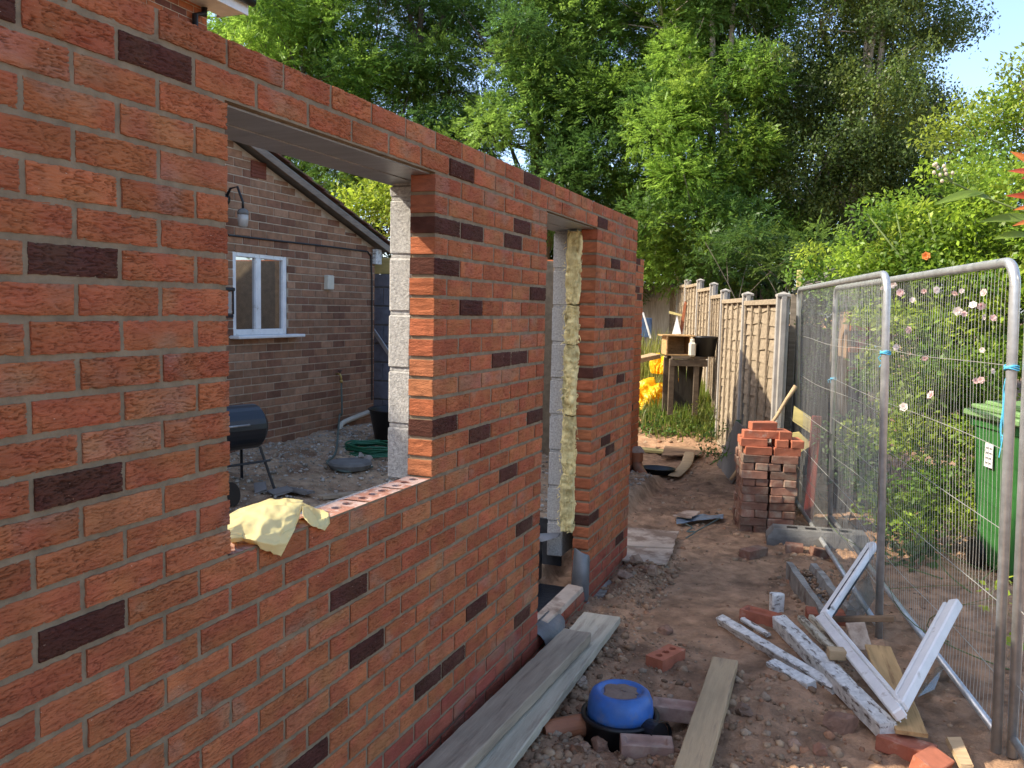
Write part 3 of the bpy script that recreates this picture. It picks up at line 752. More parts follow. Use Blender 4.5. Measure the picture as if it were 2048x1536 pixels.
# vent, cable, white box
p = W(517, 340, AX); v = MB(); 
for k in range(5): v.box((AX+.004, p.y, p.z-.06+k*.03), (.012, .21, .018), b=.002)
v.box((AX+.001, p.y, p.z), (.006, .22, .15), b=.002); v.build('air_brick', mat('terracotta', (.16, .05, .03), .2, 9), an)
c = MB(); pts = [W(457, 470, AX+.012), W(560, 482, AX+.012), W(650, 492, AX+.012), W(735, 503, AX+.012)]; pts += [W(742, 512, AX+.012), W(744, 560, AX+.012), W(744, 700, AX+.012), W(744, 800, AX+.012)]
c.tube(pts, .009, 6); c.build('wall_cable', m_black, an)
p = W(658, 565, AX+.02); c = MB(); c.box(p, (.06, .115, .15), b=.008); c.build('meter_box', m_ivory, an)
c = MB(); c.tube([W(742, 822, AX+.05), W(690, 843, AX+.05), W(683, 848, AX+.05), W(680, 856, AX+.05), W(686, 890, AX+.05)], .028, 10); c.build('waste_pipe', m_ivory, an, smooth=True)
# wall lamp
p = W(486, 432, AX+.14); q = W(478, 395, AX)
t = thing('wall_lamp', 'old outdoor lamp with ribbed glass on a swan neck bracket on the annex wall', 'lamp', p)
c = MB(); q0 = Vector((AX+.005, p.y-.06, p.z+.14))
c.tube([q0, q0+Vector((.05, .0, .09)), q0+Vector((.10, .03, .11)), Vector((p.x, p.y, p.z+.12)), Vector((p.x, p.y, p.z+.06))], .011, 8); c.lathe([(.045, 0), (.045, .015), (.012, .02)], q0-Vector((.0, 0, 0)), 14, Matrix.Rotation(R(90), 3, 'Y'))
c.build('bracket', m_black, t, smooth=True)
c = MB(); c.lathe([(.018, .065), (.042, .05), (.050, .03), (.048, .012)], p, 16); c.build('lamp_cap', m_concd, t, smooth=True)
c = MB(); c.lathe([(.046, .012), (.047, -.03), (.040, -.085), (.026, -.098), (0, -.10)], p, 16); c.build('lamp_glass', m_frost, t, smooth=True)
# second lantern left of the window (just its edge shows)
p = W(461, 610, AX+.1); t = thing('wall_lantern', 'black lantern beside the annex window, half hidden by the new wall', 'lamp', p)
c = MB(); c.box((p.x-.03, p.y-.05, p.z+.02), (.10, .10, .20), b=.01); c.build('lantern_glass', m_frost, t)
c = MB(); c.box((p.x-.03, p.y-.05, p.z+.135), (.14, .14, .03), b=.01); c.box((p.x-.03, p.y-.05, p.z-.095), (.12, .12, .03), b=.008); c.box((AX+.012, p.y-.05, p.z), (.02, .07, .3), b=.004)
for sx in (-.055, .055):
    for sy in (-.055, .055): c.box((p.x-.03+sx, p.y-.05+sy, p.z+.02), (.014, .014, .2), b=.003)
c.build('lantern_frame', m_black, t)
# grey block wall beyond the annex, board on top
pL = YP(745, 600, 7.42); pR = YP(800, 600, 7.42); zt = YP(760, 548, 7.42).z
t = thing('block_wall', 'dark grey concrete block wall beyond the corner of the annex', 'wall', (pL.x, 7.42, 0))
a = MB(); z = 0; k = 0; x0, x1 = pL.x-.3, pR.x+.5
while z < zt-.02:
    h = min(.215, zt-z); x = x0-(.22 if k % 2 else 0)
    while x < x1:
        xa, xb = max(x, x0), min(x+.44, x1); x += .45
        if xb-xa > .03: a.box(((xa+xb)/2, 7.47, z+h/2), (xb-xa, .1, h-.010), b=.004)
    z += .225; k += 1
a.build('block_face', m_blockgrey, t); a = MB(); a.box(((x0+x1)/2, 7.475, zt/2), (x1-x0-.01, .085, zt-.01), b=.001); a.build('mortar_core', m_concd, t)
q = YP(762, 532, 7.44); a = MB(); a.box((q.x+.25, 7.46, (zt+YP(762, 516, 7.44).z)/2+.002), (1.1, .05, YP(762, 516, 7.44).z-zt), b=.004)
tag(a.build('timber_board', m_yelwood, loc=(q.x, 7.46, zt)), 'pale timber board lying on top of the grey block wall', 'board')
a = MB(); a.beam(YP(731, 637, 7.30), YP(790, 725, 7.38), .05, .02, up=(0, 1, 0)); tag(a.build('metal_batten', m_galv, loc=tuple(YP(731, 637, 7.3))), 'thin metal batten leaning against the grey block wall', 'batten')

# ================================================================== HOUSE (orange brick, top left)
hc = D(415, 30, 9.6); HX, HY = hc.x, hc.y; EZ = D(415, 20, 9.6).z
h = thing('brick_house', 'orange brick house with white eaves rising behind the new wall, top left', 'house', (HX, HY, 0))
def hcol():
    k = rng.random(); b = np.array([.40, .13, .055]) if k < .6 else np.array([.30, .095, .05]) if k < .85 else np.array([.17, .065, .045]); return b*rng.uniform(.85, 1.15)
a = MB(); brickwall(a, None, (HX, HY-13.6, 2.6), (0, 1, 0), 13.6, 0, EZ-2.6, (1, 0, 0), .1, hcol)
brickwall(a, None, (HX-.005, HY-.005, 2.6), (-1, 0, 0), 8, 0, EZ-2.6, (0, 1, 0), .1, hcol); a.build('brick_face', m_houseb, h)
a = MB(); a.box((HX-4.006, HY-6.806, (EZ-.3)/2), (8, 13.6, EZ+.28), b=.001)
a.build('wall', m_annexm, h)
a = MB(); RZ = 9.75
def slab(xa, za, xb, zb, y0, y1, th):
    a.add([(xa, y0, za), (xa, y1, za), (xb, y1, zb), (xb, y0, zb), (xa, y0, za+th), (xa, y1, za+th), (xb, y1, zb+th), (xb, y0, zb+th)], [[0, 1, 2, 3], [7, 6, 5, 4], [0, 4, 5, 1], [1, 5, 6, 2], [2, 6, 7, 3], [3, 7, 4, 0]])
def hip(dz):
    e = [(HX+.34, HY+.28, EZ+.10+dz), (HX+.34, HY-13.8, EZ+.10+dz), (HX-8.34, HY-13.8, EZ+.10+dz), (HX-8.34, HY+.28, EZ+.10+dz), (HX-4, HY-3.4, RZ+dz), (HX-4, HY-10.0, RZ+dz)]
    return e
a.add(hip(0), [[0, 4, 5, 1], [1, 5, 2], [2, 5, 4, 3], [3, 4, 0], [0, 1, 2, 3]]); a.build('roof', m_tile, h)  # unseen ridge and hips shaped to block sun from the lower window reveal
a = MB(); a.box((HX-4, -1.68, RZ+.3), (.75, 1.35, 1.9), b=.01); a.box((HX-4, -1.68, RZ+1.26), (.87, 1.47, .10), b=.01); a.build('chimney_sun_blocker', m_houseb, h)  # unseen stack added to keep sun off the door reveal and the ground
a = MB(); a.box((HX+.17, HY-6.7, EZ+.01), (.36, 13.9, .02), b=.003); a.box((HX+.345, HY-6.7, EZ+.08), (.02, 13.9, .2), b=.003); a.box((HX+.13, HY+.245, EZ+.09), (.42, .02, .18), b=.003)
a.build('fascia', m_white, h)
a = MB(); a.tube([(HX+.41, HY-13.7, EZ+.12), (HX+.41, HY+.26, EZ+.12)], .05, 10); a.tube([(HX+.06, HY-.12, EZ-.02), (HX+.06, HY-.12, EZ-.09), (HX+.05, HY-.25, EZ-.13), (HX+.05, HY-.3, 2)], .034, 8); a.build('gutter', m_black, h, smooth=True)

# ================================================================== INTERIOR SITE CLUTTER
def gi(px, py, it=6):
    z = .25
    for _ in range(it): p = G(px, py, z); z = _gl(p.x, p.y)
    return Vector((p.x, p.y, z))
# barrel barbecue
f1 = gi(545, 972); bx = f1.x-.22; by = f1.y-.34
t = thing('barrel_barbecue', 'black barrel barbecue on thin legs beside the annex wall', 'barbecue', (bx, by, f1.z))
zc = W(490, 850, bx).z
Lx = .34
ax_d = Vector((.30, .95, 0)).normalized()
def barrel(sa, sb_, r0=.2):
    V = []; n = 15; m = 17
    for i in range(m):
        u = -1+2*i/(m-1); rr = r0*(1-max(0, (abs(u)-.86)/.14)**2*.25); row = []
        for j in range(n):
            a_ = sa+(sb_-sa)*j/(n-1); perp = Vector((ax_d.y, -ax_d.x, 0)); row.append(Vector((bx, by, zc))+ax_d*u*Lx+perp*math.cos(a_)*rr+Vector((0, 0, math.sin(a_)*rr)))
        V.append([list(p) for p in row])
    return V
def barrelpart(nm, sa, sb_, r0):
    b = MB(); P = barrel(sa, sb_, r0); b.grid(P)
    for e in (0, -1):
        b.add([p for p in P[e]], [list(range(len(P[e])))])
    return b.build(nm, m_bbq, t, smooth=False)
barrelpart('lid', 0.0, math.pi, .172); barrelpart('bowl', math.pi, 2*math.pi, .166)
pr_ = Vector((ax_d.y, -ax_d.x, 0)); hp = Vector((bx, by, zc))+pr_*.185+Vector((0, 0, .04))
b = MB(); b.tube([hp-ax_d*.14-pr_*.04, hp-ax_d*.14, hp+ax_d*.14, hp+ax_d*.14-pr_*.04], .008, 6); b.build('handle', m_steel, t, smooth=True)
for sx in (-1, 1):
    for sp in (-1, 1):
        p0 = Vector((bx, by, zc-.14))+ax_d*sx*.27+pr_*sp*.12; p1 = Vector((bx, by, 0))+ax_d*sx*.34+pr_*sp*.22
        p1.z = _gl(p1.x, p1.y)-.01; b = MB(); b.tube([p0, p1], .011, 7); b.build('leg', m_bbq, t)
b = MB(); b.tube([Vector((bx, by, f1.z+.22))-ax_d*.31+pr_*.19, Vector((bx, by, f1.z+.22))+ax_d*.31+pr_*.19], .009, 6); b.build('brace', m_bbq, t)
p = gi(466, 1003); b = MB(); b.lathe([(.02, -.02), (.085, -.02), (.09, 0), (.085, .02), (.02, .02)], (p.x, p.y-.03, p.z+.085), 20, Matrix.Rotation(R(75), 3, 'Y')); b.build('wheel', m_black, t, smooth=False)
# tap + hose
p = W(680, 752, AX+.05)
t = thing('outdoor_tap', 'brass outdoor tap on the annex wall above the waste pipe', 'tap', p)
b = MB(); b.tube([(AX, p.y, p.z+.02), (p.x, p.y, p.z+.02), (p.x+.015, p.y, p.z-.01), (p.x+.015, p.y, p.z-.05)], .011, 8); b.lathe([(.02, 0), (.02, .02), (.014, .03)], (p.x+.015, p.y, p.z-.07), 10); b.build('spout', m_brass, t, smooth=True)
b = MB(); b.tube([(p.x, p.y-.035, p.z+.055), (p.x, p.y+.035, p.z+.055)], .007, 6); b.tube([(p.x, p.y, p.z+.02), (p.x, p.y, p.z+.055)], .006, 6); b.build('handle', m_black, t)
e = gi(690, 930)
b = MB(); pts = [p+Vector((.015, 0, -.06)), p+Vector((.02, .01, -.4)), Vector((AX+.06, p.y-.02, .62)), gi(674, 896)+Vector((0, 0, .03)), gi(668, 915)+Vector((0, 0, .02)), gi(655, 934)+Vector((0, 0, .02)), gi(690, 944)+Vector((0, 0, .02)), gi(745, 938)+Vector((0, 0, .02))]
def smoothpts(pts, n=8):
    pts = [Vector(q) for q in pts]; out = []
    for i in range(len(pts)-1):
        p0, p1, p2, p3 = pts[max(i-1, 0)], pts[i], pts[i+1], pts[min(i+2, len(pts)-1)]
        for k in range(n):
            s = k/n; out.append(.5*((2*p1)+(p2-p0)*s+(2*p0-5*p1+4*p2-p3)*s*s+(3*p1-p0-3*p2+p3)*s**3))
    return out+[pts[-1]]
b.tube(smoothpts(pts), .010, 7); tag(b.build('hose', m_cable, smooth=True, loc=tuple(e)), 'dark hose hanging from the tap down to the rubble', 'hose')
cc = gi(745, 902); b = MB()
for k in range(9):
    r0 = .16+.05*rng.random(); o_ = Vector((rng.normal(0, .02), rng.normal(0, .02), .015+k*.010)); n = 26
    b.tube([cc+o_+Vector((r0*1.35*math.cos(2*math.pi*i/n+k), r0*math.sin(2*math.pi*i/n+k), .006*math.sin(5*i+k))) for i in range(n+1)], .009, 6)
tag(b.build('coiled_hose', m_greenhose, smooth=True, loc=tuple(cc)), 'coiled green garden hose lying on the rubble by the block pier', 'hose')
cc = gi(752, 892); cc.y += .25
b = MB(); b.lathe([(.17, 0), (.24, .02), (.30, .33), (.32, .34), (.31, .35), (.285, .33), (.23, .05), (0, .04)], (cc.x+.05, cc.y+.12, cc.z+.0), 26); tag(b.build('black_tub', m_black, smooth=True, loc=tuple(cc)), 'black plastic tub standing behind the coiled green hose', 'tub')
cc = gi(700, 938); b = MB(); b.lathe([(.17, -.04), (.19, 0), (.18, .02), (.05, .025), (0, .026)], cc+Vector((0, 0, .02)), 24); tag(b.build('drain_cover', m_concd, loc=tuple(cc)), 'round grey drain cover on the ground inside the site', 'cover')
for k, (px, py, r) in enumerate(((713, 924, .045), (722, 918, .05), (735, 926, .06), (706, 928, .035))):
    q_, F = rockverts(3, r, 500+k); p = gi(px, py); b = MB(); b.add(q_, F.tolist(), (.30, .26, .22)); o = b.build('stone', m_clod, loc=(0, 0, 0), fix=False); o.location = (p.x, p.y, p.z+r*.5); tag(o, 'pale stone in the small heap on the round drain cover', 'stone', 'stones on the drain cover')
a, b_ = gi(640, 1002), gi(740, 992); b = MB(); b.beam(a+Vector((0, 0, .03)), b_+Vector((0, 0, .03)), .09, .025, jit=.002); tag(b.build('timber_offcut', m_woodbrown, loc=tuple(a)), 'dark timber offcut on the ground inside the window hole', 'board')
for k, (px, py, w) in enumerate(((600, 985, .12), (560, 990, .10), (520, 984, .09))):
    p = gi(px, py); b = MB(); b.box((0, 0, 0), (w*1.6, w, .02), Matrix.Rotation(.3*k-.2, 3, 'X') @ Matrix.Rotation(k*1.1, 3, 'Z'), .004, jit=.006); o = b.build('slate_piece', m_greyply, loc=(0, 0, 0)); o.location = p+Vector((0, 0, .03))
    tag(o, ('flat grey slate piece nearest the sill bricks inside the site', 'middle flat grey slate piece behind the yellow sheet', 'flat grey slate piece nearest the barbecue leg')[k], 'slate', 'slate pieces on the rubble')

# ---- yellow plastic sheet on the sill
def patch(rows, nx_, ny_, amp, seed):
    """rows of (px, py, x): coarse control net -> finer creased sheet"""
    Cn = np.array([[list(W(px, py, x)) for (px, py, x) in row] for row in rows]); a, b_ = Cn.shape[:2]; out = np.zeros((nx_, ny_, 3))
    for i in range(nx_):
        for j in range(ny_):
            u = i/(nx_-1)*(a-1); v = j/(ny_-1)*(b_-1); i0 = min(int(u), a-2); j0 = min(int(v), b_-2); fu = u-i0; fv = v-j0
            fu = fu*fu*(3-2*fu)*.5+fu*.5; fv = fv*fv*(3-2*fv)*.5+fv*.5
            p = (Cn[i0, j0]*(1-fu)+Cn[i0+1, j0]*fu)*(1-fv)+(Cn[i0, j0+1]*(1-fu)+Cn[i0+1, j0+1]*fu)*fv
            s1 = abs(float(fbm(np.array([u*.9+v*.5+seed]), np.array([v*.8-u*.4]), seed, 3)[0])-.5)*2; s2 = float(fbm(np.array([u*3.1]), np.array([v*2.7+seed]), seed+3, 2)[0])-.5
            d = amp*((s1-.25)*1.6+s2*.9); p = p+np.array([.55*d, .1*d, .85*d])
            if p[0] < 0: p[2] = max(p[2], SILL+.004)
            else: p[0] = max(p[0], .004)
            out[i, j] = p
    return out
rows = [[(430, 1046, -.15), (480, 1018, -.15), (534, 998, -.14), (575, 996, -.12), (604, 1004, -.09)],
        [(430, 1058, -.11), (482, 1030, -.11), (530, 1014, -.09), (572, 1008, -.07), (606, 1009, -.06)],
        [(430, 1068, -.06), (484, 1046, -.06), (528, 1040, -.035), (570, 1036, -.02), (600, 1030, -.03)],
        [(430, 1075, -.045), (486, 1066, -.04), (520, 1068, .0), (560, 1068, .014), (590, 1058, .012)],
        [(430, 1083, -.035), (486, 1074, -.03), (514, 1080, .008), (548, 1090, .026), (576, 1086, .028)],
        [(430, 1089, -.045), (488, 1080, -.036), (522, 1097, .006), (543, 1105, .016), (562, 1113, .018)]]
sheet_o = sheet('plastic_sheet', patch(rows, 46, 40, .007, 21), m_film, None, .0008, 0)
tag(sheet_o, 'crumpled pale yellow plastic sheet draped over the sill of the window hole', 'plastic sheet')
rows = [[(600, 1003, -.09), (627, 1014, -.085), (645, 1022, -.07), (657, 1042, -.03)], [(605, 1012, -.05), (622, 1024, -.03), (640, 1036, -.015), (658, 1049, .004)], [(606, 1030, -.02), (617, 1046, .008), (633, 1056, .014), (649, 1062, .016)]]
sheet('torn_flap', patch(rows, 20, 24, .005, 33), m_film, sheet_o, .0008, 0)

# ================================================================== PATH CLUTTER
def plank(name, far, near, w, th, m, label, cat='plank', group=None, twist=0.0, wear=.004):
    """board whose top centre line runs far->near (world points on the top face)"""
    far = Vector(far); near = Vector(near); d = near-far; L = d.length; d.normalize()
    up = Vector((0, 0, 1)); sd = up.cross(d).normalized(); up = d.cross(sd)
    if twist: q = Quaternion(d, twist); sd = q @ sd; up = q @ up
    n = max(6, int(L/.06)); V = []; F = []
    prof = [(-w/2, -th), (-w/2, -.004), (-w/2+.004, 0), (0, -.0008), (w/2-.004, 0), (w/2, -.004), (w/2, -th)]
    k = len(prof)
    for i in range(n+1):
        s = L*i/n; wob = .004*math.sin(2.1*s+far.x*7)
        for (a, b_) in prof: V.append(Vector((s, a+wob+rng.normal(0, .0012), b_+rng.normal(0, .0007)+.004*math.sin(1.3*s+1))))
    for i in range(n):
        for j in range(k): F.append([i*k+j, i*k+(j+1) % k, (i+1)*k+(j+1) % k, (i+1)*k+j])
    F.append(list(range(k))); F.append([n*k+j for j in range(k)][::-1])
    b = MB(); b.add([list(v) for v in V], F); o = b.build(name, m, loc=(0, 0, 0))
    M = Matrix((d, sd, up)).transposed().to_4x4(); M.translation = far; o.matrix_world = M
    return tag(o, label, cat, group)
def mid(a, b): return (Vector(a)+Vector(b))/2
# two boards along the wall
f = mid(G(1166, 1222, .075), G(1240, 1237, .075)); nr = G(1020, 1536, .075); fr = G(1240, 1237, .075); dd = (nr-fr)
plank('scaffold_board', f, f+dd.normalized()*2.9, .215, .038, m_woodgrey, 'wide pale grey muddy board on the ground, outer of the two along the wall', twist=.01)
f = mid(G(1129, 1252, .135), G(1178, 1272, .135)); fr = G(1178, 1272, .135); nr = G(930, 1536, .135); dd = nr-fr
plank('timber_plank', f, f+dd.normalized()*2.9, .15, .05, m_woodbrown, 'brown dusty plank lying on the pale board against the new brick wall')
f = mid(G(1425, 1318, .075), G(1475, 1318, .075)); nr = mid(G(1338, 1536, .075), G(1422, 1536, .075)); plank('timber_plank', f, f+(nr-f)*1.35, .125, .05, m_wood, 'sawn tan plank lying alone in the middle of the path')
# plywood sheets
def flat(name, px, z, th, m, label, cat, ragged=.004):
    c = [G(x, y, z) for x, y in px]; n = len(c); poly = []
    for i in range(n):
        a, b_ = c[i], c[(i+1) % n]
        for s in np.linspace(0, 1, 9)[:-1]:
            p = a.lerp(b_, s); poly.append((p.x+rng.normal(0, ragged), p.y+rng.normal(0, ragged)))
    b = MB(); b.prism(poly, z-th, z); return tag(b.build(name, m, loc=(c[0].x, c[0].y, z)), label, cat)
flat('plywood_sheet', [(1235, 1052), (1357, 1063), (1346, 1095), (1243, 1090)], .062, .012, m_ply, 'upper pale muddy plywood sheet on the path at the end of the new wall', 'plywood sheet')
flat('plywood_sheet', [(1235, 1092), (1347, 1097), (1334, 1128), (1240, 1118)], .050, .012, m_ply, 'lower muddy plywood sheet on the path, nearer than its neighbour', 'plywood sheet')
flat('plywood_sheet', [(1337, 880), (1411, 886), (1404, 909), (1322, 911)], .07, .015, m_plyold, 'brown plywood sheet far down the path beneath the curved strip', 'plywood sheet', .008)
flat('timber_strip', [(1270, 893), (1366, 902), (1366, 906), (1268, 898)], .06, .03, m_yelwood, 'long pale sunlit strip on the ground beyond the wall', 'strip', .002)
pts = [G(1380, 904, .10), G(1374, 925, .06), G(1362, 940, .05), G(1346, 953, .05)]
P = []
for k, p in enumerate(smoothpts(pts, 4)):
    P.append([(p.x-.07, p.y, p.z), (p.x, p.y-.01, p.z+.008), (p.x+.07, p.y-.02, p.z)])
tag(sheet('bent_strip', P, m_wood, None, .012, 1), 'bent tan strip of thin timber lying across the far path', 'strip')
# bricks lying about
def brick_mesh(kind):
    L, Wd, H = .215, .1025, .065
    if kind == 'plain': b = MB(); b.box((0, 0, H/2), (L, Wd, H), b=.004, jit=.0012)
    elif kind == 'holes':
        b = MB(); V, F = holed_top(-L/2, L/2, -Wd/2, Wd/2, H, [(d, 0, .0185) for d in (-.062, 0, .062)], .05); b.add(V, F)
        b.add([(-L/2, -Wd/2, 0), (L/2, -Wd/2, 0), (L/2, Wd/2, 0), (-L/2, Wd/2, 0), (-L/2, -Wd/2, H), (L/2, -Wd/2, H), (L/2, Wd/2, H), (-L/2, Wd/2, H)], [[3, 2, 1, 0], [0, 1, 5, 4], [1, 2, 6, 5], [2, 3, 7, 6], [3, 0, 4, 7]])
    else:
        b = MB(); i, j, k = L/2, Wd/2, .022; d = H-.018
        V = [(-i, -j, 0), (i, -j, 0), (i, j, 0), (-i, j, 0), (-i, -j, H), (i, -j, H), (i, j, H), (-i, j, H), (-i+k, -j+k*.8, H), (i-k, -j+k*.8, H), (i-k, j-k*.8, H), (-i+k, j-k*.8, H), (-i+k*1.5, -j+k*1.3, d), (i-k*1.5, -j+k*1.3, d), (i-k*1.5, j-k*1.3, d), (-i+k*1.5, j-k*1.3, d)]
        F = [[3, 2, 1, 0]]
        for q in range(4):
            n_ = (q+1) % 4; F += [[q, n_, 4+n_, 4+q], [4+q, 4+n_, 8+n_, 8+q], [8+q, 8+n_, 12+n_, 12+q]]
        F.append([12, 13, 14, 15]); b.add(V, F)
    return b
def loose(kind, p, rz, label, m=m_loose, rx=0, ry=0, group='loose bricks on the path', sc=1):
    o = brick_mesh(kind).build('brick', m, loc=(0, 0, 0), fix=kind != 'holes'); 
    bv = o.modifiers.new('bev', 'BEVEL'); bv.width = .003; bv.segments = 1; bv.limit_method = 'ANGLE'; bv.angle_limit = R(50)
    if kind == 'plain': o.modifiers.remove(bv)
    o.location = p; o.rotation_euler = (rx, ry, rz); o.scale = (sc, 1, 1); return tag(o, label, 'brick', group)
def gp(px, py, dz=0, z0=.0):
    p = G(px, py, z0+.01); p.z = max(_gl(p.x, p.y)-.006, -.03)+dz; return p
m_pale = mat('dusty_pink_brick', (.33, .205, .155), .2, 16, .93, .5, 70, .004, col2=(.40, .29, .22), c2scale=9, c2lo=.5, c2hi=.66)
a1, a2 = G(1303, 1330, .0), G(1358, 1302, .0); loose('holes', gp(1331, 1322), math.atan2(a2.y-a1.y, a2.x-a1.x), 'orange brick with three round holes on top, alone on the path', m_stackred)
loose('frog', gp(1352, 1418), R(8), 'brick with a hollow top touching the plank, right of the blue lid', m_pale)
loose('frog', gp(1293, 1492), R(17), 'brick with a hollow top nearest the camera, below the blue lid', m_pale)
loose('plain', gp(1507, 1108), R(58), 'whole brick on the path in front of the stack', m_stack)
loose('frog', gp(1520, 1245), R(-20), 'red hollow brick among the peeling white timbers')
loose('plain', gp(1588, 1105), R(5), 'half brick in front of the black foot block', m_stack, sc=.6)
loose('plain', gp(1637, 1112), R(30), 'half brick just left of the fence rail at the foot block end', m_stack, ry=.2, sc=.55)
loose('plain', gp(1650, 1245, .01), R(10), 'red brick half buried behind the peeling timbers, below the glass', m_loose, rx=.1)
loose('plain', gp(1812, 1500), R(-22), 'red brick propping up the near end of the plywood strip', m_loose, sc=1.0)
loose('plain', gp(1858, 1532), R(60), 'orange sunlit broken brick at the bottom right of the picture', m_stackred, rx=.3, sc=.7)
loose('plain', gp(1378, 880, .06), R(10), 'single brick on the sunlit soil beside the far weeds', m_stackred, sc=.7) if False else None

# blue lid in a black chamber
bc = gp(1240, 1440); bc = G(1240, 1432, .02); bz = -.03
t = thing('inspection_chamber', 'round drain chamber with an upturned blue lid, dug into the path', 'drain chamber', (bc.x, bc.y, bz))
b = MB(); b.lathe([(.150, -.20), (.158, .045), (.172, .052), (.172, .066), (.150, .066), (.147, .05), (.14, -.05), (0, -.05)], (bc.x, bc.y, bz), 44); b.build('chamber_body', m_black, t, smooth=True)
b = MB(); b.lathe([(.1445, .055), (.1455, .085), (.140, .128), (.128, .158), (.112, .170), (.098, .171), (.090, .162), (.085, .160), (0, .159)], (bc.x, bc.y, bz), 44); b.build('lid', m_blue, t, smooth=True)
P = []
for i in range(9):
    rr = .082*i/8; P.append([(bc.x+rr*math.cos(2*math.pi*j/24)*(1-.18*math.sin(j*1.1)*(i == 8)), bc.y+rr*math.sin(2*math.pi*j/24), bz+.161+.005*(1-(i/8)**2)+.002*math.sin(j*2+i)) for j in range(25)])
b = MB(); b.grid(P); b.build('mud_patch', m_mud, t, smooth=True)
b = MB(); q0 = G(1306, 1458, .03); b.tube([q0+Vector((-.06, .05, -.03)), q0+Vector((.03, -.02, -.01))], .05, 18); b.tube([q0+Vector((.028, -.018, -.01)), q0+Vector((.045, -.03, -.007))], .057, 18, caps=False); b.build('inlet_socket', m_black, t)
# clay pipe
p0, p1 = G(1092, 1464, -.03), G(1168, 1450, -.03); b = MB(); dv = (p1-p0).normalized()
b.tube([p0-dv*.02, p0, p1], .05, 22)
tag(b.build('clay_pipe', m_clay, loc=tuple(p0), smooth=False), 'orange clay drain pipe half buried beside the boards and blue lid', 'pipe')
b = MB(); b.tube([p1-dv*.005, p1+dv*.05], .055, 18); tag(b.build('pipe_coupling', m_tarp, loc=tuple(p1)), 'grey rubber coupling between the clay pipe and the black chamber', 'coupling')

# concrete channel with rubble
c0, c1 = G(1626, 1140, .06), G(1752, 1300, .06); c0 = c0; dv = (c1-c0).normalized(); sd = Vector((-dv.y, dv.x, 0)); L = .95
t = thing('drain_channel', 'concrete drainage channel full of rubble beside the mesh fence', 'channel', c0)
def chan(prof, m, nm):
    V = []; F = []; k = len(prof)
    for i in range(9):
        for (s_, z) in prof: V.append(list(c0+dv*(L*i/8)+sd*(s_+rng.normal(0, .002))+Vector((0, 0, z-.05+rng.normal(0, .002)))))
    for i in range(8):
        for j in range(k): F.append([i*k+j, i*k+(j+1) % k, (i+1)*k+(j+1) % k, (i+1)*k+j])
    F.append(list(range(k))); F.append([8*k+j for j in range(k)]); b = MB(); b.add(V, F); return b.build(nm, m, t)
chan([(.02, -.04), (.02, .10), (-.02, .10), (-.035, .02), (-.125, .02), (-.14, .10), (-.18, .10), (-.18, -.04)], m_chan, 'channel_body')
Vs = []; Fs = []; Cs = []; n = 0
for k in range(130):
    q_, F = rockverts(1, rng.uniform(.008, .022), 700+k % 20); p = c0+dv*rng.uniform(.01, L-.02)+sd*rng.uniform(-.125, -.035)+Vector((0, 0, rng.uniform(-.015, .02)))
    Vs.append(q_+np.array(p)); Fs.append(F+n); n += len(q_); Cs.append(np.tile(PAL[rng.integers(len(PAL))]*rng.uniform(.8, 1.3), (len(q_), 1)))
o = fastmesh('channel_rubble', np.concatenate(Vs), np.concatenate(Fs), m_clod, np.concatenate(Cs)); tag(o, kind='stuff')

# peeling timbers
def pt(px, py, z): return G(px, py, z)
plank('peeling_timber', pt(1440, 1232, .05), pt(1668, 1372, .05), .05, .055, m_peel, 'long rotten white painted timber, leftmost of the peeling pile', 'timber', 'peeling painted timbers', .35)
plank('peeling_timber', pt(1556, 1232, .10), pt(1778, 1446, .10), .075, .075, m_peel, 'thickest white peeling timber running down the middle of the pile', 'timber', 'peeling painted timbers', .12)
b = MB(); p = pt(1554, 1222, .03); b.box((p.x-.005, p.y+.03, .055), (.075, .05, .15), Matrix.Rotation(.5, 3, 'Z'), .005, jit=.002); tag(b.build('timber_offcut', m_peel, loc=tuple(p)), 'upright stub of white painted timber at the head of the peeling pile', 'timber', 'peeling painted timbers')
plank('peeling_timber', pt(1540, 1322, .05), pt(1622, 1366, .05), .06, .045, m_peel, 'short white timber offcut lying left of the peeling pile', 'timber', 'peeling painted timbers', .2)
plank('peeling_timber', pt(1600, 1232, .11), pt(1684, 1312, .12), .035, .03, m_peelc, 'cream slat at the top of the pile, left of the white window frame', 'timber', 'peeling painted timbers', .1)
plank('peeling_timber', pt(1622, 1230, .12), pt(1698, 1305, .125), .03, .025, m_peelc, 'cream slat closest to the white window frame', 'timber', 'peeling painted timbers', -.1)
plank('peeling_timber', pt(1672, 1330, .09), pt(1752, 1420, .08), .04, .03, m_peelc, 'dark flaked batten between the thick timber and the window frame', 'timber', 'peeling painted timbers', .1)
plank('peeling_timber', pt(1715, 1398, .07), pt(1772, 1448, .06), .06, .03, m_peelc, 'short flaked board at the near end of the peeling pile', 'timber', 'peeling painted timbers', .2)
plank('peeling_timber', pt(1484, 1236, .035), pt(1536, 1268, .03), .03, .02, m_peel, 'thin white splinter beside the red hollow brick', 'timber', 'peeling painted timbers', .3)
b = MB(); p = pt(1656, 1306, .14); q = pt(1690, 1308, .14); b.beam(p, q, .06, .05, bev=.003); tag(b.build('timber_offcut', m_wood, loc=tuple(p)), 'small square timber offcut under the white window frame', 'timber', 'peeling painted timbers')
b = MB(); b.beam(G(1660, 1238, .10), G(1790, 1237, .16), .03, .03, jit=.001); tag(b.build('splintered_batten', m_plyold, loc=tuple(G(1660, 1238, .1))), 'dark splintered batten lying across the foot of the fence post', 'batten')
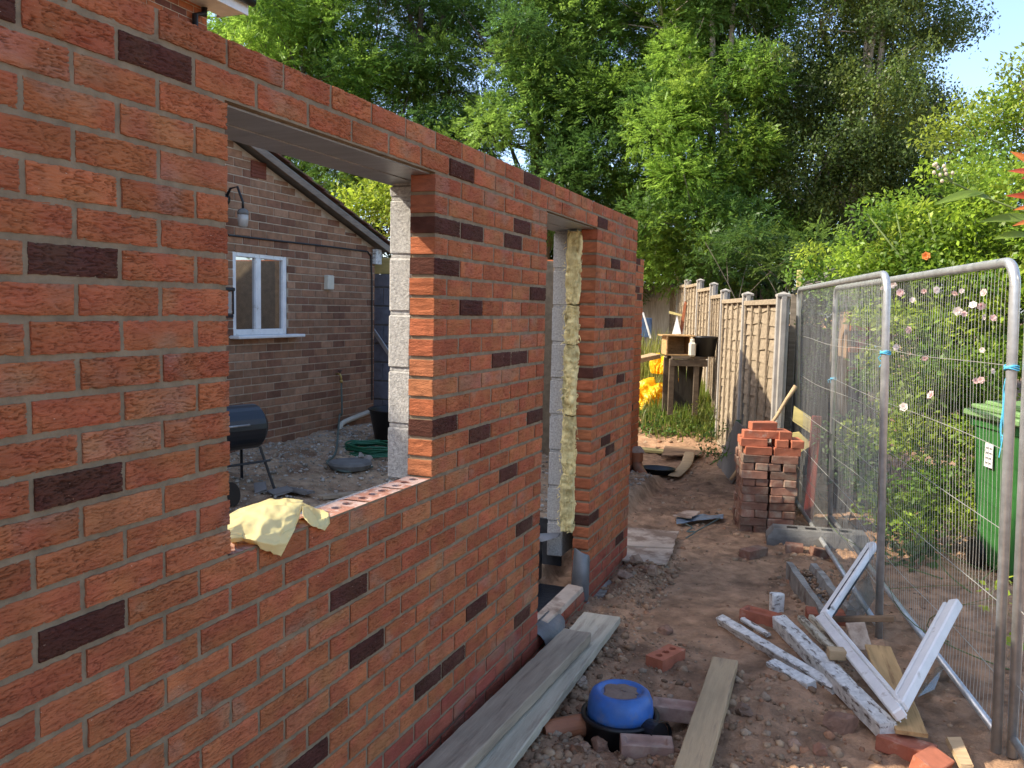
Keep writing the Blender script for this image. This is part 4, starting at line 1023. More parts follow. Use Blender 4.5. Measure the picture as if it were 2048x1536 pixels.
# osb strip and small board
f = mid(G(1726, 1293, .13), G(1789, 1291, .13)); nr = mid(G(1790, 1468, .085), G(1856, 1462, .085)); f.z = .13; nr.z = .085
plank('plywood_strip', f, nr, .125, .018, m_osb, 'tan plywood strip under the white window frame, resting on a brick', 'plywood strip')
f = G(1712, 1245, .19); nr = G(1728, 1300, .08); plank('chipboard_piece', f, nr, .10, .012, m_ply, 'small brown speckled board propped behind the white window frame', 'board', twist=.1)

# ================================================================== MESH FENCES
A1, A2 = G(1660, 1050, 0), G(1992, 1503, 0)         # panel near: far foot, near foot
Bn = G(1757, 1283, 0)
dB = (A2-A1).normalized()
bl = PL(1590, 582, Bn, Vector((1, .17, 0)))          # just for the top height
def heras(name, p_near, p_far, top, label, rot=0.0, wob=1.0, bottom=.06, lean=0.0):
    p_near = Vector(p_near); p_far = Vector(p_far); p_near.z = p_far.z = 0; d = p_far-p_near; L = d.length; d.normalize(); up = Vector((lean*d.y, -lean*d.x, 1)).normalized()
    t = thing(name, label, 'mesh fence', p_near, 'wire mesh site fence panels')
    def P(s, z): return p_near+d*s+up*z
    r = .10; b = MB(); top2 = top-.019
    path = [P(0, 0.0), P(0, top2-r)]
    for k in range(1, 8): a = k/8*math.pi/2; path.append(P(r-r*math.cos(a), top2-r+r*math.sin(a)))
    path.append(P(r, top2)); path.append(P(L-r, top2))
    for k in range(1, 8): a = k/8*math.pi/2; path.append(P(L-r+r*math.sin(a), top2-r+r*math.cos(a)))
    path += [P(L, top2-r), P(L, 0)]
    b.tube(path, .0205, 16); b.build('frame', m_galv, t, smooth=True)
    b = MB(); b.tube([P(.018, bottom+.02), P(L-.018, bottom+.02)], .0165, 14); b.build('bottom_rail', m_galv, t, smooth=True)
    b = MB(); nv = int((L-.06)/.042); zs = np.linspace(bottom+.03, top2-.015, 13)
    nrm = Vector((-d.y, d.x, 0)); ph = random.random()*9
    def off(s, z):
        e = min(1, 4*min(z-bottom, top2-z))
        return nrm*(wob*.010*e*math.sin(2.3*s+ph+2*z)) + d*(wob*.008*e*(math.sin(9*s+3.1*z+ph)+.6*math.sin(31*s+6*z)))
    for k in range(nv):
        s = .05+(L-.1)*k/(nv-1); s += rng.normal(0, .0025)*wob
        b.tube([P(s, z)+off(s, z) for z in zs], .0012, 4, caps=False)
    ss = np.linspace(.01, L-.01, 60)
    for z in (.30, .62, .94, 1.26, 1.60):
        for dz in ((0,) if z != 1.6 else (0,)): b.tube([P(s, z+.012*math.sin(1.9*s+z*5)*wob)+off(s, z) for s in ss], .0018, 4, caps=False)
    b.build('wire_mesh', m_wire, t)
    return t, P, d
tA_, tB_ = PL(1770, 530, Bn, dB.cross(Vector((0, 0, 1)))), None
hB, PB, dBb = heras('mesh_fence_panel', A2, A1, 2.05, 'nearest wire mesh fence panel, in front of the roses and green bin', lean=-.028)
Afar = Vector((1.02, 6.62, 0))
hA, PA, dA = heras('mesh_fence_panel', Bn, Afar, 2.05, 'farther wire mesh fence panel, behind the brick stack and beside the fence', lean=-.033)
hC, PC, dC = heras('mesh_fence_panel', A2+Vector((.055, -.02, 0)), A2+Vector((.50, -3.45, 0)), 2.05, 'mesh fence panel cut off by the right edge, beyond the nearest tall post', lean=.028)
# foot blocks
def foot(c, ang, L, label):
    t = thing('fence_foot', label, 'fence foot', c, 'black feet of the mesh fence')
    M = Matrix.Rotation(ang, 3, 'Z'); b = MB(); h = .14; w = .22
    prof = [(-L/2, 0), (-L/2+.0, .07), (-L/2+.05, h), (L/2-.05, h), (L/2, .07), (L/2, 0)]
    V = []; F = []
    for s in (-1, 1):
        for (x, z) in prof: V.append(M @ Vector((x, s*w/2*(1 if z < h else .82), z)))
    k = len(prof); F = [list(range(k)), [k+i for i in range(k)][::-1]]+[[i, (i+1) % k, k+(i+1) % k, k+i] for i in range(k)]
    b.add([list(v+Vector(c)) for v in V], F); b.build('block', m_concd, t)
    b = MB()
    for x in (-.2, -.06, .06, .2): b = MB(); b.box(Vector(c)+M @ Vector((x, 0, h+.001)), (.08, .05, .006), M, .001); b.build('slot', m_black, t)
    return t
p = G(1640, 1100, .0); foot((p.x-.02, p.y+.12, -.01), R(8), .78, 'black slotted foot block of the mesh fence beside the brick stack')
# twine
def twine(c, axis_d, label, tail=.10, sd=1):
    b = MB(); c = Vector(c); u = Vector(axis_d).normalized(); w = Vector((0, 0, 1)); n = u.cross(w)
    for k in range(3):
        b.tube([c+(u*math.cos(a)+n*math.sin(a))*.026+Vector((0, 0, .004*math.sin(a*2+k)+.006*k)) for a in np.linspace(0, 2*math.pi, 17)], .0032, 5)
    kn = c+u*.028*sd
    for k in range(9): b.tube([kn+Vector(rng.normal(0, .006, 3)) for _ in range(4)], .0035, 5)
    for k in range(4):
        e = kn+u*sd*rng.uniform(.0, .03)+Vector((rng.normal(0, .01), rng.normal(0, .01), 0)); pts = [kn]
        for j in range(1, 5): pts.append(e+Vector((rng.normal(0, .006), rng.normal(0, .006), -tail*j/4*rng.uniform(.8, 1.1))))
        b.tube(smoothpts(pts, 3), .0022, 5)
    return tag(b.build('twine', m_twine, loc=tuple(c)), label, 'twine', 'blue twine ties on the mesh fence')
pz = PL(1778, 633, Bn, dB.cross(Vector((0, 0, 1)))).z
twine(PA(0, 1.60), dA, 'blue twine knot tying the middle post where two mesh panels meet', .09, 1)
twine(PB(0, 1.60), dBb, 'blue twine with a long dangling tail on the nearest fence post', .34, 1)
twine(PB((A2-A1).length, 1.26), dBb, 'small blue twine knot at the far end post of the nearest panel', .04, 1)
# white window frame (three sides), leaning on the mesh
nB = dBb.cross(Vector((0, 0, 1))).normalized()
fa = G(1795, 1424, .14); fb = G(1645, 1240, .14)
fd = PL(1912, 1205, Vector(A2)-nB*(.03 if nB.x > 0 else -.03), nB)
fe = fd-fa
sc_ = fe.length
fc = fb+fe*.95
t = thing('window_frame', 'broken white plastic window frame with three sides, leaning on the mesh fence', 'window frame', fa)
fn = (fb-fa).cross(fe).normalized()
def fbar(a, b_, nm, inner):
    b = MB(); d = (b_-a).normalized(); side = fn.cross(d).normalized()
    if side.dot(inner-(a+b_)/2) < 0: side = -side
    b.beam(a, b_, .052, .05, up=fn, bev=.007)
    for sd_ in (-1, 1): b.beam(a+side*sd_*.014+fn*.0265, b_+side*sd_*.014+fn*.0265, .006, .005, up=fn, bev=.001)
    b.beam(a+d*.05+side*.036-fn*.012, b_-d*.02+side*.036-fn*.012, .02, .03, up=fn, bev=.004)
    return b.build(nm, m_upvc, t)
ctr = (fa+fb+fc+fd)/4; ab = (fb-fa).normalized(); ad = fe.normalized()
fbar(fa-ab*.028, fb+ab*.028, 'bottom_rail', ctr); fbar(fa+ad*.03, fd, 'side_rail', ctr); fbar(fb+ad*.03, fc, 'side_rail', ctr)
# dark gap strip on the left side rail and loose glass
b = MB(); b.beam(fb+ad*.08+ab*-.031+fn*.001, fc-ad*.05+ab*-.031+fn*.001, .006, .058, up=fn, bev=.001); b.build('gasket', m_black, t)
def shard(px, z0, px2, label):
    c = [Vector(p) for p in px]; b = MB(); n = (c[1]-c[0]).cross(c[2]-c[0]).normalized()*.004; k = len(c)
    b.add([list(p) for p in c]+[list(p+n) for p in c], [list(range(k))[::-1], [k+i for i in range(k)]]+[[i, (i+1) % k, k+(i+1) % k, k+i] for i in range(k)])
    return tag(b.build('glass_shard', m_shard, loc=tuple(c[0])), label, 'glass', 'broken panes of glass')
pA_, nA_ = Vector(Bn)-Vector((.05, 0, 0)), dA.cross(Vector((0, 0, 1))).normalized()
shard([G(1682, 1236, .05), G(1722, 1240, .05), PL(1752, 1192, pA_, nA_), PL(1738, 1150, pA_, nA_), PL(1712, 1166, pA_, nA_)], 0, 0, 'broken sheet of clear glass leaning between the window frame and the middle post')
shard([G(1835, 1395, .03), G(1868, 1380, .03), PL(1888, 1332, A2, nB)-nB*0, PL(1858, 1340, A2, nB)], 0, 0, 'shard of glass on the ground under the right side of the window frame')
# right edge: sunlit timber scraps near the lower rail
b = MB(); b.beam(G(1905, 1480, .05), G(1935, 1536, .03), .05, .03, jit=.003); tag(b.build('timber_offcut', m_wood, loc=tuple(G(1905, 1480, .05))), 'sunlit splintered timber scrap at the bottom right by the fence rail', 'timber')

# ================================================================== BRICK STACK
sL = G(1476, 1062, 0); sR = G(1598, 1068, 0); sx = (sR-sL).normalized(); sy = Vector((-sx.y, sx.x, 0)); ang = math.atan2(sx.y, sx.x)
base = brick_mesh('plain').build('stacked_brick', m_stack, loc=(0, 0, 0)); red = brick_mesh('plain').build('stacked_brick', m_stackred, loc=(0, 0, 0))
meshes = []
for k in range(5):
    mb_ = MB(); mb_.box((0, 0, .0325), (.215, .1025, .065), b=.004+.001*k, jit=.0022); o = mb_.build('stacked_brick', m_stack, loc=(0, 0, 0)); meshes.append(o.data); bpy.data.objects.remove(o)
rmesh = []
for k in range(3):
    mb_ = MB(); mb_.box((0, 0, .0325), (.215, .1025, .065), b=.004, jit=.0015); o = mb_.build('stacked_brick', m_stackred, loc=(0, 0, 0)); rmesh.append(o.data); bpy.data.objects.remove(o)
bpy.data.objects.remove(base); bpy.data.objects.remove(red)
gb = _gl(sL.x+.25, sL.y+.1)-.01
def stk(u, v, z, rot, me, label, grp='bricks in the stack'):
    o = bpy.data.objects.new('stacked_brick', me); COL.objects.link(o); p = sL+sx*u+sy*v; o.location = (p.x, p.y, z); o.rotation_euler = (rng.normal(0, .006), rng.normal(0, .006), ang+rot+rng.normal(0, .02)); return tag(o, label, 'brick', grp)
LB = 'weathered brown brick in the tall loose stack beside the mesh fence'
z = gb; H = .0655; shift = 0
for c in range(10):
    shift += rng.normal(.004, .006); du = shift
    if c % 2 == 0:
        for i in range(4):
            for j in range(2): stk(.055+i*.110+du+rng.normal(0, .004), .11+j*.222+rng.normal(0, .006), z, math.pi/2, meshes[rng.integers(5)], LB)
    else:
        for i in range(2):
            for j in range(4): stk(.11+i*.224+du+rng.normal(0, .006), .055+j*.110+rng.normal(0, .004), z, 0, meshes[rng.integers(5)], LB)
    z += H+rng.normal(0, .0008)
for (u, v) in ((.125, .055), (.355, .055)): stk(u+shift, v, z, 0, rmesh[0], 'clean red brick in the upper courses of the stack', 'red bricks on the stack')
for (u, v) in ((.11, .17), (.34, .17), (.11, .285), (.33, .285)): stk(u+shift, v, z, 0, meshes[0], LB)
z += H
for (u, v, r) in ((.09, .08, 0), (.31, .11, math.pi/2), (.43, .11, math.pi/2), (.10, .25, 0)): stk(u+shift, v, z, r, rmesh[rng.integers(3)], 'clean red brick in the upper courses of the stack', 'red bricks on the stack')
z += H
for (u, v, r) in ((.11, .10, .05), (.245, .16, math.pi/2), (.33, .14, math.pi/2+.1)): stk(u+shift, v, z, r, rmesh[rng.integers(3)], 'clean red brick in the upper courses of the stack', 'red bricks on the stack')
z += H
stk(.17+shift, .14, z, .18, rmesh[1], 'single red brick lying on the very top of the stack', 'red bricks on the stack')
# things round the stack
tp = sL+sx*.30+sy*.75
b = MB(); p0 = Vector((sL.x+.27, sL.y+.52, .35)); p1 = PL(1592, 772, (.98, 6.4, 0), (1, .2, 0))
q0 = YP(1532, 858, sL.y+.55); q1 = YP(1592, 772, sL.y+.62)
b.tube(smoothpts([q0-(q1-q0)*.9, q0, q0.lerp(q1, .5)+Vector((-.012, 0, .0)), q1], 5), [.014]*15+[.018], 10) if False else b.tube([q0-(q1-q0)*1.2, q0.lerp(q1, .3)+Vector((.01, 0, -.008)), q0.lerp(q1, .7), q1], [.015, .015, .016, .021], 10)
tag(b.build('tool_handle', m_wood, smooth=True, loc=tuple(q0)), 'wooden tool handle leaning up behind the brick stack', 'tool handle')
y = sL.y+.75
b = MB(); b.prism([(p.x, p.z) for p in (YP(1588, 812, y), YP(1622, 835, y), YP(1620, 866, y), YP(1585, 842, y))], y, y+.03, axis=1); tag(b.build('timber_offcut', m_yelwood, loc=(YP(1600, 840, y).x, y, .8)), 'upper yellowish sunlit timber piece behind the brick stack', 'timber', 'pale boards behind the stack')
b = MB(); b.prism([(p.x, p.z) for p in (YP(1585, 866, y), YP(1598, 864, y), YP(1625, 890, y), YP(1600, 905, y), YP(1583, 890, y))], y, y+.03, axis=1); tag(b.build('timber_offcut', m_yelwood, loc=(YP(1600, 880, y).x, y, .6)), 'lower yellowish timber piece behind the brick stack', 'timber', 'pale boards behind the stack')
a_, c_ = YP(1634, 832, y), YP(1634, 1030, y); b = MB()
b.beam((a_.x, y, a_.z), (a_.x-.03, y, gzf(a_.x, y)-.05), .085, .05, up=(0, 1, 0), bev=.006); tag(b.build('red_post', m_redpost, loc=(a_.x, y, 0)), 'short red brown painted post behind the brick stack', 'post')
# leaning grey sheet with green edge
p0 = G(1436, 930, .03); p1 = G(1466, 968, .03); t0 = W(1474, 842, p0.x+.30); t1 = t0+(p1-p0)*1.0
t = thing('leaning_sheet', 'grey board with a green edge leaning on the fence left of the stack', 'board', p0)
b = MB(); n = (p1-p0).cross(t0-p0).normalized()*.015
b.add([list(v) for v in (p0, p1, t1, t0, p0+n, p1+n, t1+n, t0+n)], [[0, 1, 2, 3], [7, 6, 5, 4], [0, 4, 5, 1], [1, 5, 6, 2], [2, 6, 7, 3], [3, 7, 4, 0]]); b.build('sheet', m_greyply, t)
b = MB(); b.beam(p0-n, t0-n, .035, .05, up=n, bev=.003); b.build('edge_strip', m_greenpaint, t)
b = MB(); b.beam(p0.lerp(t0, .6)-n*.9+(p1-p0)*.05, p1.lerp(t1, .6)-n*.9, .03, .02, up=n, bev=.003); b.beam(p0-n*1.0+(p1-p0)*.05+(t0-p0)*.02, p1-n*1.0+(t0-p0)*.02, .03, .02, up=n); b.build('batten', m_verge, t)
# plastic scraps & cable
p = G(1420, 1035, .03); P = []
for i in range(14):
    row = []
    for j in range(8):
        u, v = i/13, j/7; q = G(1352+95*u, 1045-8*u+(v-.5)*14*(1-.4*u), .02); hgt = .05*float(fbm(np.array([u*7]), np.array([v*6+u*3]), 61, 3)[0]); row.append((q.x, q.y, q.z+hgt))
    P.append(row)
tag(sheet('plastic_scrap', P, m_tarp, None, .002, 1), 'crumpled grey blue plastic scrap on the path left of the brick stack', 'plastic scrap')
flat('slate_piece', [(1345, 1030), (1372, 1020), (1402, 1023), (1380, 1036)], .07, .008, m_ply, 'thin pale board offcut on top of the plastic scrap', 'board')
b = MB(); b.tube(smoothpts([G(1372, 1048, .03), G(1384, 1055, .03), G(1374, 1063, .03), G(1390, 1064, .03), G(1372, 1076, .02)], 6), .006, 6); b.tube(smoothpts([G(1390, 1064, .03), G(1415, 1050, .03), G(1440, 1036, .05)], 6), .006, 6); tag(b.build('cable', m_cable, loc=tuple(G(1380, 1060, .02))), 'short loop of green grey cable on the path near the stack', 'cable')
# orange soil pipe elbow, bag, trough
p = G(1276, 947, .03); t = thing('drain_elbow', 'orange plastic drain elbow rising from the ground past the wall end', 'pipe', p)
b = MB(); pts = [p+Vector((.10, -.10, -.04)), p+Vector((.06, -.05, .0)), p+Vector((.0, .02, .05)), p+Vector((-.03, .05, .12)), p+Vector((-.03, .05, .20))]; b.tube(smoothpts(pts, 4), .058, 18); b.build('bend', m_clay, t, smooth=True)
b = MB(); b.tube([p+Vector((-.03, .05, .13)), p+Vector((-.03, .05, .225))], .070, 18); b.build('socket', m_clay, t)
q_, F = rockverts(3, .095, 911, (1, 1, .45), .5); b = MB(); b.add(q_+np.array(p+Vector((-.03, .05, .25))), F.tolist(), (.42, .33, .27)); tag(b.build('rag', m_clod, loc=tuple(p)), 'crumpled pale rag stuffed on top of the orange drain elbow', 'rag')
b = MB(); q = G(1314, 946, .03); b.lathe([(.10, 0), (.17, .0), (.20, .08), (.21, .085), (.19, .085), (.15, .02), (0, .015)], q, 22); o = b.build('black_tray', m_black, loc=tuple(q), smooth=True); o.scale = (1, .75, .7); tag(o, 'flat black plastic tray on the ground beside the orange drain elbow', 'tray')

# ================================================================== LAP PANEL FENCE
POST = [(1563, 583, 7.7), (1492, 583, 9.5), (1447, 577, 11.2), (1424, 564, 12.6), (1397, 557, 14.1), (1372, 558, 15.7), (1356, 565, 17.0), (1341, 568, 18.3)]
fp = []
for px, py, dep in POST:
    p = D(px+4, py, dep); fp.append(p)
fence = thing('panel_fence', 'row of sunlit lapped timber fence panels between concrete posts along the alley', 'fence', (fp[0].x, fp[0].y, 0))
for i, p in enumerate(fp):
    b = MB(); d = (fp[min(i+1, 7)]-fp[max(i-1, 0)]); d.z = 0; M = Matrix.Rotation(math.atan2(d.y, d.x), 3, 'Z'); g0 = p.z-2.1
    b.box((p.x, p.y, (p.z+g0)/2-.02), (.045, .115, p.z-g0-.04), M, .006); b.box((p.x, p.y, (p.z+g0)/2-.01), (.115, .05, p.z-g0-.02), M, .006)
    q = Matrix.Rotation(math.atan2(d.y, d.x), 4, 'Z')
    V = [(-.0575, -.0575, 0), (.0575, -.0575, 0), (.0575, .0575, 0), (-.0575, .0575, 0), (-.0575, -.0575, .02), (.0575, -.0575, .02), (.0575, .0575, .02), (-.0575, .0575, .02), (0, 0, .045)]
    b.add([list(q @ Vector(v)+Vector((p.x, p.y, p.z-.045))) for v in V], [[3, 2, 1, 0], [0, 1, 5, 4], [1, 2, 6, 5], [2, 3, 7, 6], [3, 0, 4, 7], [4, 5, 8], [5, 6, 8], [6, 7, 8], [7, 4, 8]])
    b.build('post', m_conc, fence)
for i in range(7):
    a_, c_ = fp[i], fp[i+1]; d = c_-a_; d.z = 0; L = d.length-.06; d.normalize(); n = Vector((-d.y, d.x, 0))
    if n.x > 0: n = -n                       # n points to the alley side
    zt = min(a_.z, c_.z)-.075 if i else a_.z-.07; g0 = zt-1.86; o0 = a_+d*.03; b = MB(); H = 1.83
    k = 0; z = g0
    while z < zt-.05:
        ns = 7; h = .17+rng.normal(0, .008); rows = []
        for s in range(ns):
            u = L*s/(ns-1); e = .016*math.sin(u*5+k*2.2)+rng.normal(0, .004); bow = .004*math.sin(u*4+k)
            zb, zu = z+e, min(z+h, zt-.01); bq = o0+d*u
            rows.append([bq+n*(.014+bow)+Vector((0, 0, zb-bq.z)), bq+n*(-.004+bow)+Vector((0, 0, zu-bq.z)), bq+n*(-.010+bow)+Vector((0, 0, zu-bq.z)), bq+n*(.006+bow)+Vector((0, 0, zb-bq.z)), bq+n*(.014+bow)+Vector((0, 0, zb-bq.z))])
        b.grid([[list(v) for v in r_] for r_ in rows]); z += .125; k += 1
    for s in (.02, .27, .52, .76, .985):
        u = L*s; q = o0+d*u+n*.026; b.beam((q.x, q.y, g0), (q.x, q.y, zt-.03), .036, .02, up=tuple(n), bev=.003)
    q0, q1 = o0+n*.022, o0+d*L+n*.022; b.beam((q0.x, q0.y, zt-.02), (q1.x, q1.y, zt-.02), .05, .05, bev=.003); b.beam((q0.x, q0.y, g0+.03), (q1.x, q1.y, g0+.03), .05, .05, bev=.003)
    b.build('fence_panel', m_fence, fence)
    b = MB(); b.beam((o0.x, o0.y, g0-.14), ((o0+d*L).x, (o0+d*L).y, g0-.14), .05, .28, bev=.004); b.build('gravel_board', m_conc, fence)
# far boarded fence
e = fp[7]; bf = thing('board_fence', 'grey vertical board fence across the far end of the garden', 'fence', (e.x, e.y, 0)); b = MB()
q0 = D(1343, 570, 18.4); q1 = D(1180, 575, 20.5); d = q1-q0; d.z = 0; L = d.length; d.normalize(); ang_ = math.atan2(d.y, d.x); M = Matrix.Rotation(ang_, 3, 'Z')
zt = q0.z; k = 0; u = 0
while u < L:
    p = q0+d*u; b.box((p.x, p.y, zt-1.0+rng.normal(0, .006)), (.125, .02, 2.0), M @ Matrix.Rotation(.05*(1 if k % 2 else -1), 3, 'Z'), .003); u += .122; k += 1
b.build('boards', m_fencegrey, bf); b = MB(); nn = Vector((-d.y, d.x, 0)); nn = nn if nn.y < 0 else -nn
for dz in (-.30, -1.3): b.beam(q0+nn*.04+Vector((0, 0, zt+dz-q0.z)), q1+nn*.04+Vector((0, 0, zt+dz-q1.z)), .05, .09, bev=.004)
b.build('rails', m_fencegrey, bf)
pf = thing('picket_fence', 'pale pickets of a fence showing behind the alley fence under the dark trees', 'fence', tuple(D(1500, 585, 19.5))); b = MB()
for k in range(11):
    p = D(1436+k*12.5, 572+k*.8, 19.5); b.box((p.x, p.y, p.z-.9), (.075, .02, 1.8), Matrix.Rotation(.2, 3, 'Z'), .003)
b.build('pickets', m_verge, pf)

# ================================================================== FAR END: BENCH, BAGS, TIMBER
wd = 11.6
m_benchd = mat('blackened_timber', (.12, .09, .06), .3, 8, .85, .4, 30, .004, (.5, 2, 2))
def at(px, py, dep=wd): return D(px, py, dep)
tl, tr = at(1341, 712), at(1416, 720); zt = tl.z; gb2 = zt-.72
t = thing('workbench', 'rough timber workbench in the far weeds carrying a crate and a black tub', 'workbench', (tl.x, tl.y, gb2)); dx = (tr-tl); dx.z = 0; wl_ = dx.length; dx.normalize(); dy = Vector((-dx.y, dx.x, 0)); M = Matrix.Rotation(math.atan2(dx.y, dx.x), 3, 'Z')
b = MB()
for j in range(4): b.box(tl+dx*wl_/2+dy*(.07+j*.135)+Vector((0, 0, -.02)), (wl_+rng.normal(0, .03), .125, .04), M, .004, jit=.002)
b.build('top', m_benchd, t)
for u in (.03, wl_*.72):
    for v in (.05, .5):
        b = MB(); p = tl+dx*u+dy*v; b.box((p.x, p.y, zt-.42), (.07, .05, .76), M, .004); b.build('leg', m_benchd, t)
b = MB(); b.box(tl+dx*wl_/2+dy*.03+Vector((0, 0, -.09)), (wl_, .03, .09), M, .003); b.build('apron', m_benchd, t)
for k in range(4):
    b = MB(); p = tl+dx*(wl_*(.3+.2*k))+dy*.42; b.box((p.x, p.y, zt-.42), (.10, .02, .70), M @ Matrix.Rotation(.06*(k-1.5), 3, 'Y'), .003); b.build('back_board', m_dkboard, t)
c0 = tl+dx*.02+dy*.05
t = thing('wooden_crate', 'open wooden crate on its side on the left of the workbench', 'crate', c0); b = MB(); w, hh, dp = .31, .27, .40
cx = c0+dx*(w/2-.06); 
b.box(cx+dy*dp/2+Vector((0, 0, hh)), (w+.14, dp, .018), M, .002); b.box(cx+dy*dp/2+Vector((0, 0, .012)), (w, dp, .018), M, .002); b.box(cx+dy*dp/2-dx*(w/2)+Vector((0, 0, hh/2)), (.02, dp, hh-.02), M, .002); b.box(cx+dy*dp/2+dx*(w/2)+Vector((0, 0, hh/2)), (.02, dp, hh-.02), M, .002); b.box(cx+dy*dp+Vector((0, 0, hh/2)), (w, .02, hh), M, .002)
b.build('panels', m_osb, t)
c1 = tl+dx*(wl_-.02)+dy*.12
b = MB(); b.lathe([(.13, 0), (.155, .24), (.17, .25), (.17, .27), (.15, .27), (.135, .22), (.115, .02), (0, .015)], c1, 26); tag(b.build('black_tub', m_black, smooth=True, loc=tuple(c1)), 'round black plastic tub on the right end of the workbench', 'tub')
c2 = tl+dx*.285+dy*.0; b = MB(); b.box(c2+Vector((0, 0, .095)), (.085, .10, .19), M, .02); b.lathe([(.03, .19), (.03, .225), (.025, .235), (0, .236)], c2, 12)
tag(b.build('plastic_bottle', m_ivory, smooth=False, loc=tuple(c2)), 'cream plastic container standing between the crate and the black tub', 'container')
def gfar(px, py):
    z = .4
    for _ in range(12): p = G(px, py, z); z = .5*z+.5*_gl(p.x, p.y)
    return Vector((p.x, p.y, z))
def bag(c, r, seed, sq, label):
    nt_, nr_ = 110, 44; th = np.linspace(0, 2*math.pi, nt_, endpoint=False)[None]; t_ = np.linspace(0.02, 1, nr_)[:, None]
    cx, sy_ = np.cos(th), np.sin(th); fi = t_*math.pi*.80
    big = fbm(cx*1.1+seed+t_*1.3, sy_*1.1+t_*1.7, seed, 2)-.5
    f1 = 1-np.abs(fbm(cx*2.6+seed+1.3*t_, sy_*2.6+seed*2-t_*1.1, seed+3, 2)-.5)*4
    f2 = 1-np.abs(fbm(cx*4.5-t_*4+seed, sy_*4.5+t_*5+seed, seed+8, 3)-.5)*4
    rr = 1+.95*big+.20*(f1-.5)+.13*(f2-.5)
    P = np.stack([rr*np.sin(fi)**.8*cx, rr*np.sin(fi)**.8*sy_, .62*rr*np.cos(fi)+.35*big], -1)*np.array(sq)*r
    P[..., 2] = np.maximum(P[..., 2], -.42*r*sq[2])
    P = np.concatenate([P, P[:, :1]], 1); b = MB(); b.grid(P); b.add(P[0, :-1], [list(range(nt_))]); o = b.build('yellow_bag', m_yellowbag, loc=(0, 0, 0), fix=False); o.location = Vector(c)+Vector((0, 0, .40*r*sq[2]))
    return tag(o, label, 'bag', 'yellow plastic bags')
bag(gfar(1312, 806), .27, 5, (1.15, .9, 1.0), 'large crumpled yellow plastic sack by the wall corner, lowest of the heap')
p = gfar(1316, 786); bag((p.x, p.y+.12, at(1318, 745, (p-Vector(CO)).dot(Vector(FW))).z-.02), .15, 9, (1.0, .8, 1.5), 'bright yellow bag standing on top of the yellow heap')
bag(gfar(1358, 792), .15, 13, (1.0, .8, 1.3), 'small yellow bag under the workbench behind its leg')
bag(gfar(1284, 818), .13, 17, (1.3, .8, .8), 'small flat yellow bag beside the brick corner, at ground level')
b = MB(); yy = at(1350, 650, 13.2).y
for lst, m_, nm, lb in (([(1354, 632), (1362, 668), (1344, 668)], m_white, 'white_board', 'pointed white board standing upright behind the crate'), ([(1369, 602), (1373, 605), (1364, 670), (1357, 670)], m_orangew, 'timber_board', 'reddish brown board leaning on the fence behind the crate'), ([(1338, 622), (1364, 629), (1364, 633), (1338, 627)], m_yelwood, 'timber_batten', 'short pale crosspiece nailed beside the white board')):
    b = MB(); b.prism([(p.x, p.z) for p in [YP(x, y_, yy) for x, y_ in lst]], yy, yy+.04, axis=1); tag(b.build(nm, m_, loc=tuple(YP(*lst[0], yy))), lb, 'board')
    yy += .06
pp = at(1286, 625, 15.5); q = at(1297, 662, 15.5); b = MB(); b.beam(pp, q+(q-pp)*.4, .05, .03); t = tag(b.build('garden_bar', m_white, loc=tuple(pp)), 'thin white bar leaning near the far board fence', 'bar')
b = MB(); p = at(1284, 655, 15.6); b.box(p, (.35, .04, .35), Matrix.Rotation(.2, 3, 'Z'), .006); tag(b.build('blue_panel', mat('dull_blue', (.06, .10, .18), .2, 6), loc=tuple(p)), 'dull blue panel by the far board fence', 'panel')
a_ = at(1262, 738, 11.5); b = MB(); b.beam(at(1262, 722, 12), at(1312, 712, 12.3), .16, .06, jit=.004); tag(b.build('timber_offcut', m_wood, loc=tuple(a_)), 'pale timber lying on the soil heap behind the yellow sacks', 'timber')

# ================================================================== RIGHT GARDEN
bp = G(2003, 1163, 0); ba = Vector((2.62, 5.03, 0))
bl_, br_ = D(1972, 1140, 6.05), D(2052, 1165, 5.85)
bc = (bl_+br_)/2; bc.z = 0; t = thing('wheelie_bin', 'green wheelie bin with a pale green lid beside the roses', 'bin', (bc.x+.12, bc.y+.2, 0))
M = Matrix.Rotation(R(20), 3, 'Z'); oc = Vector((bc.x+.14, bc.y+.22, .0)); zl = D(1990, 838, 5.9).z
V = []; 
for (z, wx, wy) in ((.04, .20, .22), (.10, .215, .235), (zl-.10, .265, .30), (zl-.09, .285, .32), (zl-.03, .29, .325)):
    for sx_, sy_ in ((-1, -1), (1, -1), (1, 1), (-1, 1)):
        for (ca, cb) in (((.94, 1), (1, .94)) if sx_*sy_ > 0 else ((1, .94), (.94, 1))): V.append(list(oc+M @ Vector((sx_*wx*ca, sy_*wy*cb, z))))
F = []; 
for i in range(4):
    for j in range(8): F.append([i*8+j, i*8+(j+1) % 8, (i+1)*8+(j+1) % 8, (i+1)*8+j])
F.append(list(range(8))[::-1]); F.append([32+j for j in range(8)]); b = MB(); b.add(V, F); b.build('body', m_bin, t)
b = MB()
for (z, wx, wy, h) in ((zl, .315, .36, .05), (zl+.045, .28, .32, .035), (zl+.078, .22, .24, .03)): b.box(oc+M @ Vector((0, 0, z)), (wx*2, wy*2, h), M, .016)
b.build('lid', m_binlid, t)
b = MB(); b.tube([oc+M @ Vector((-.2, .37, zl-.03)), oc+M @ Vector((.2, .37, zl-.03))], .015, 8); b.build('handle', m_bin, t)
for s in (-1, 1):
    b = MB(); b.tube([oc+M @ Vector((s*.2, .22, .1)), oc+M @ Vector((s*.25, .22, .1))], .1, 20); b.build('wheel', m_black, t)
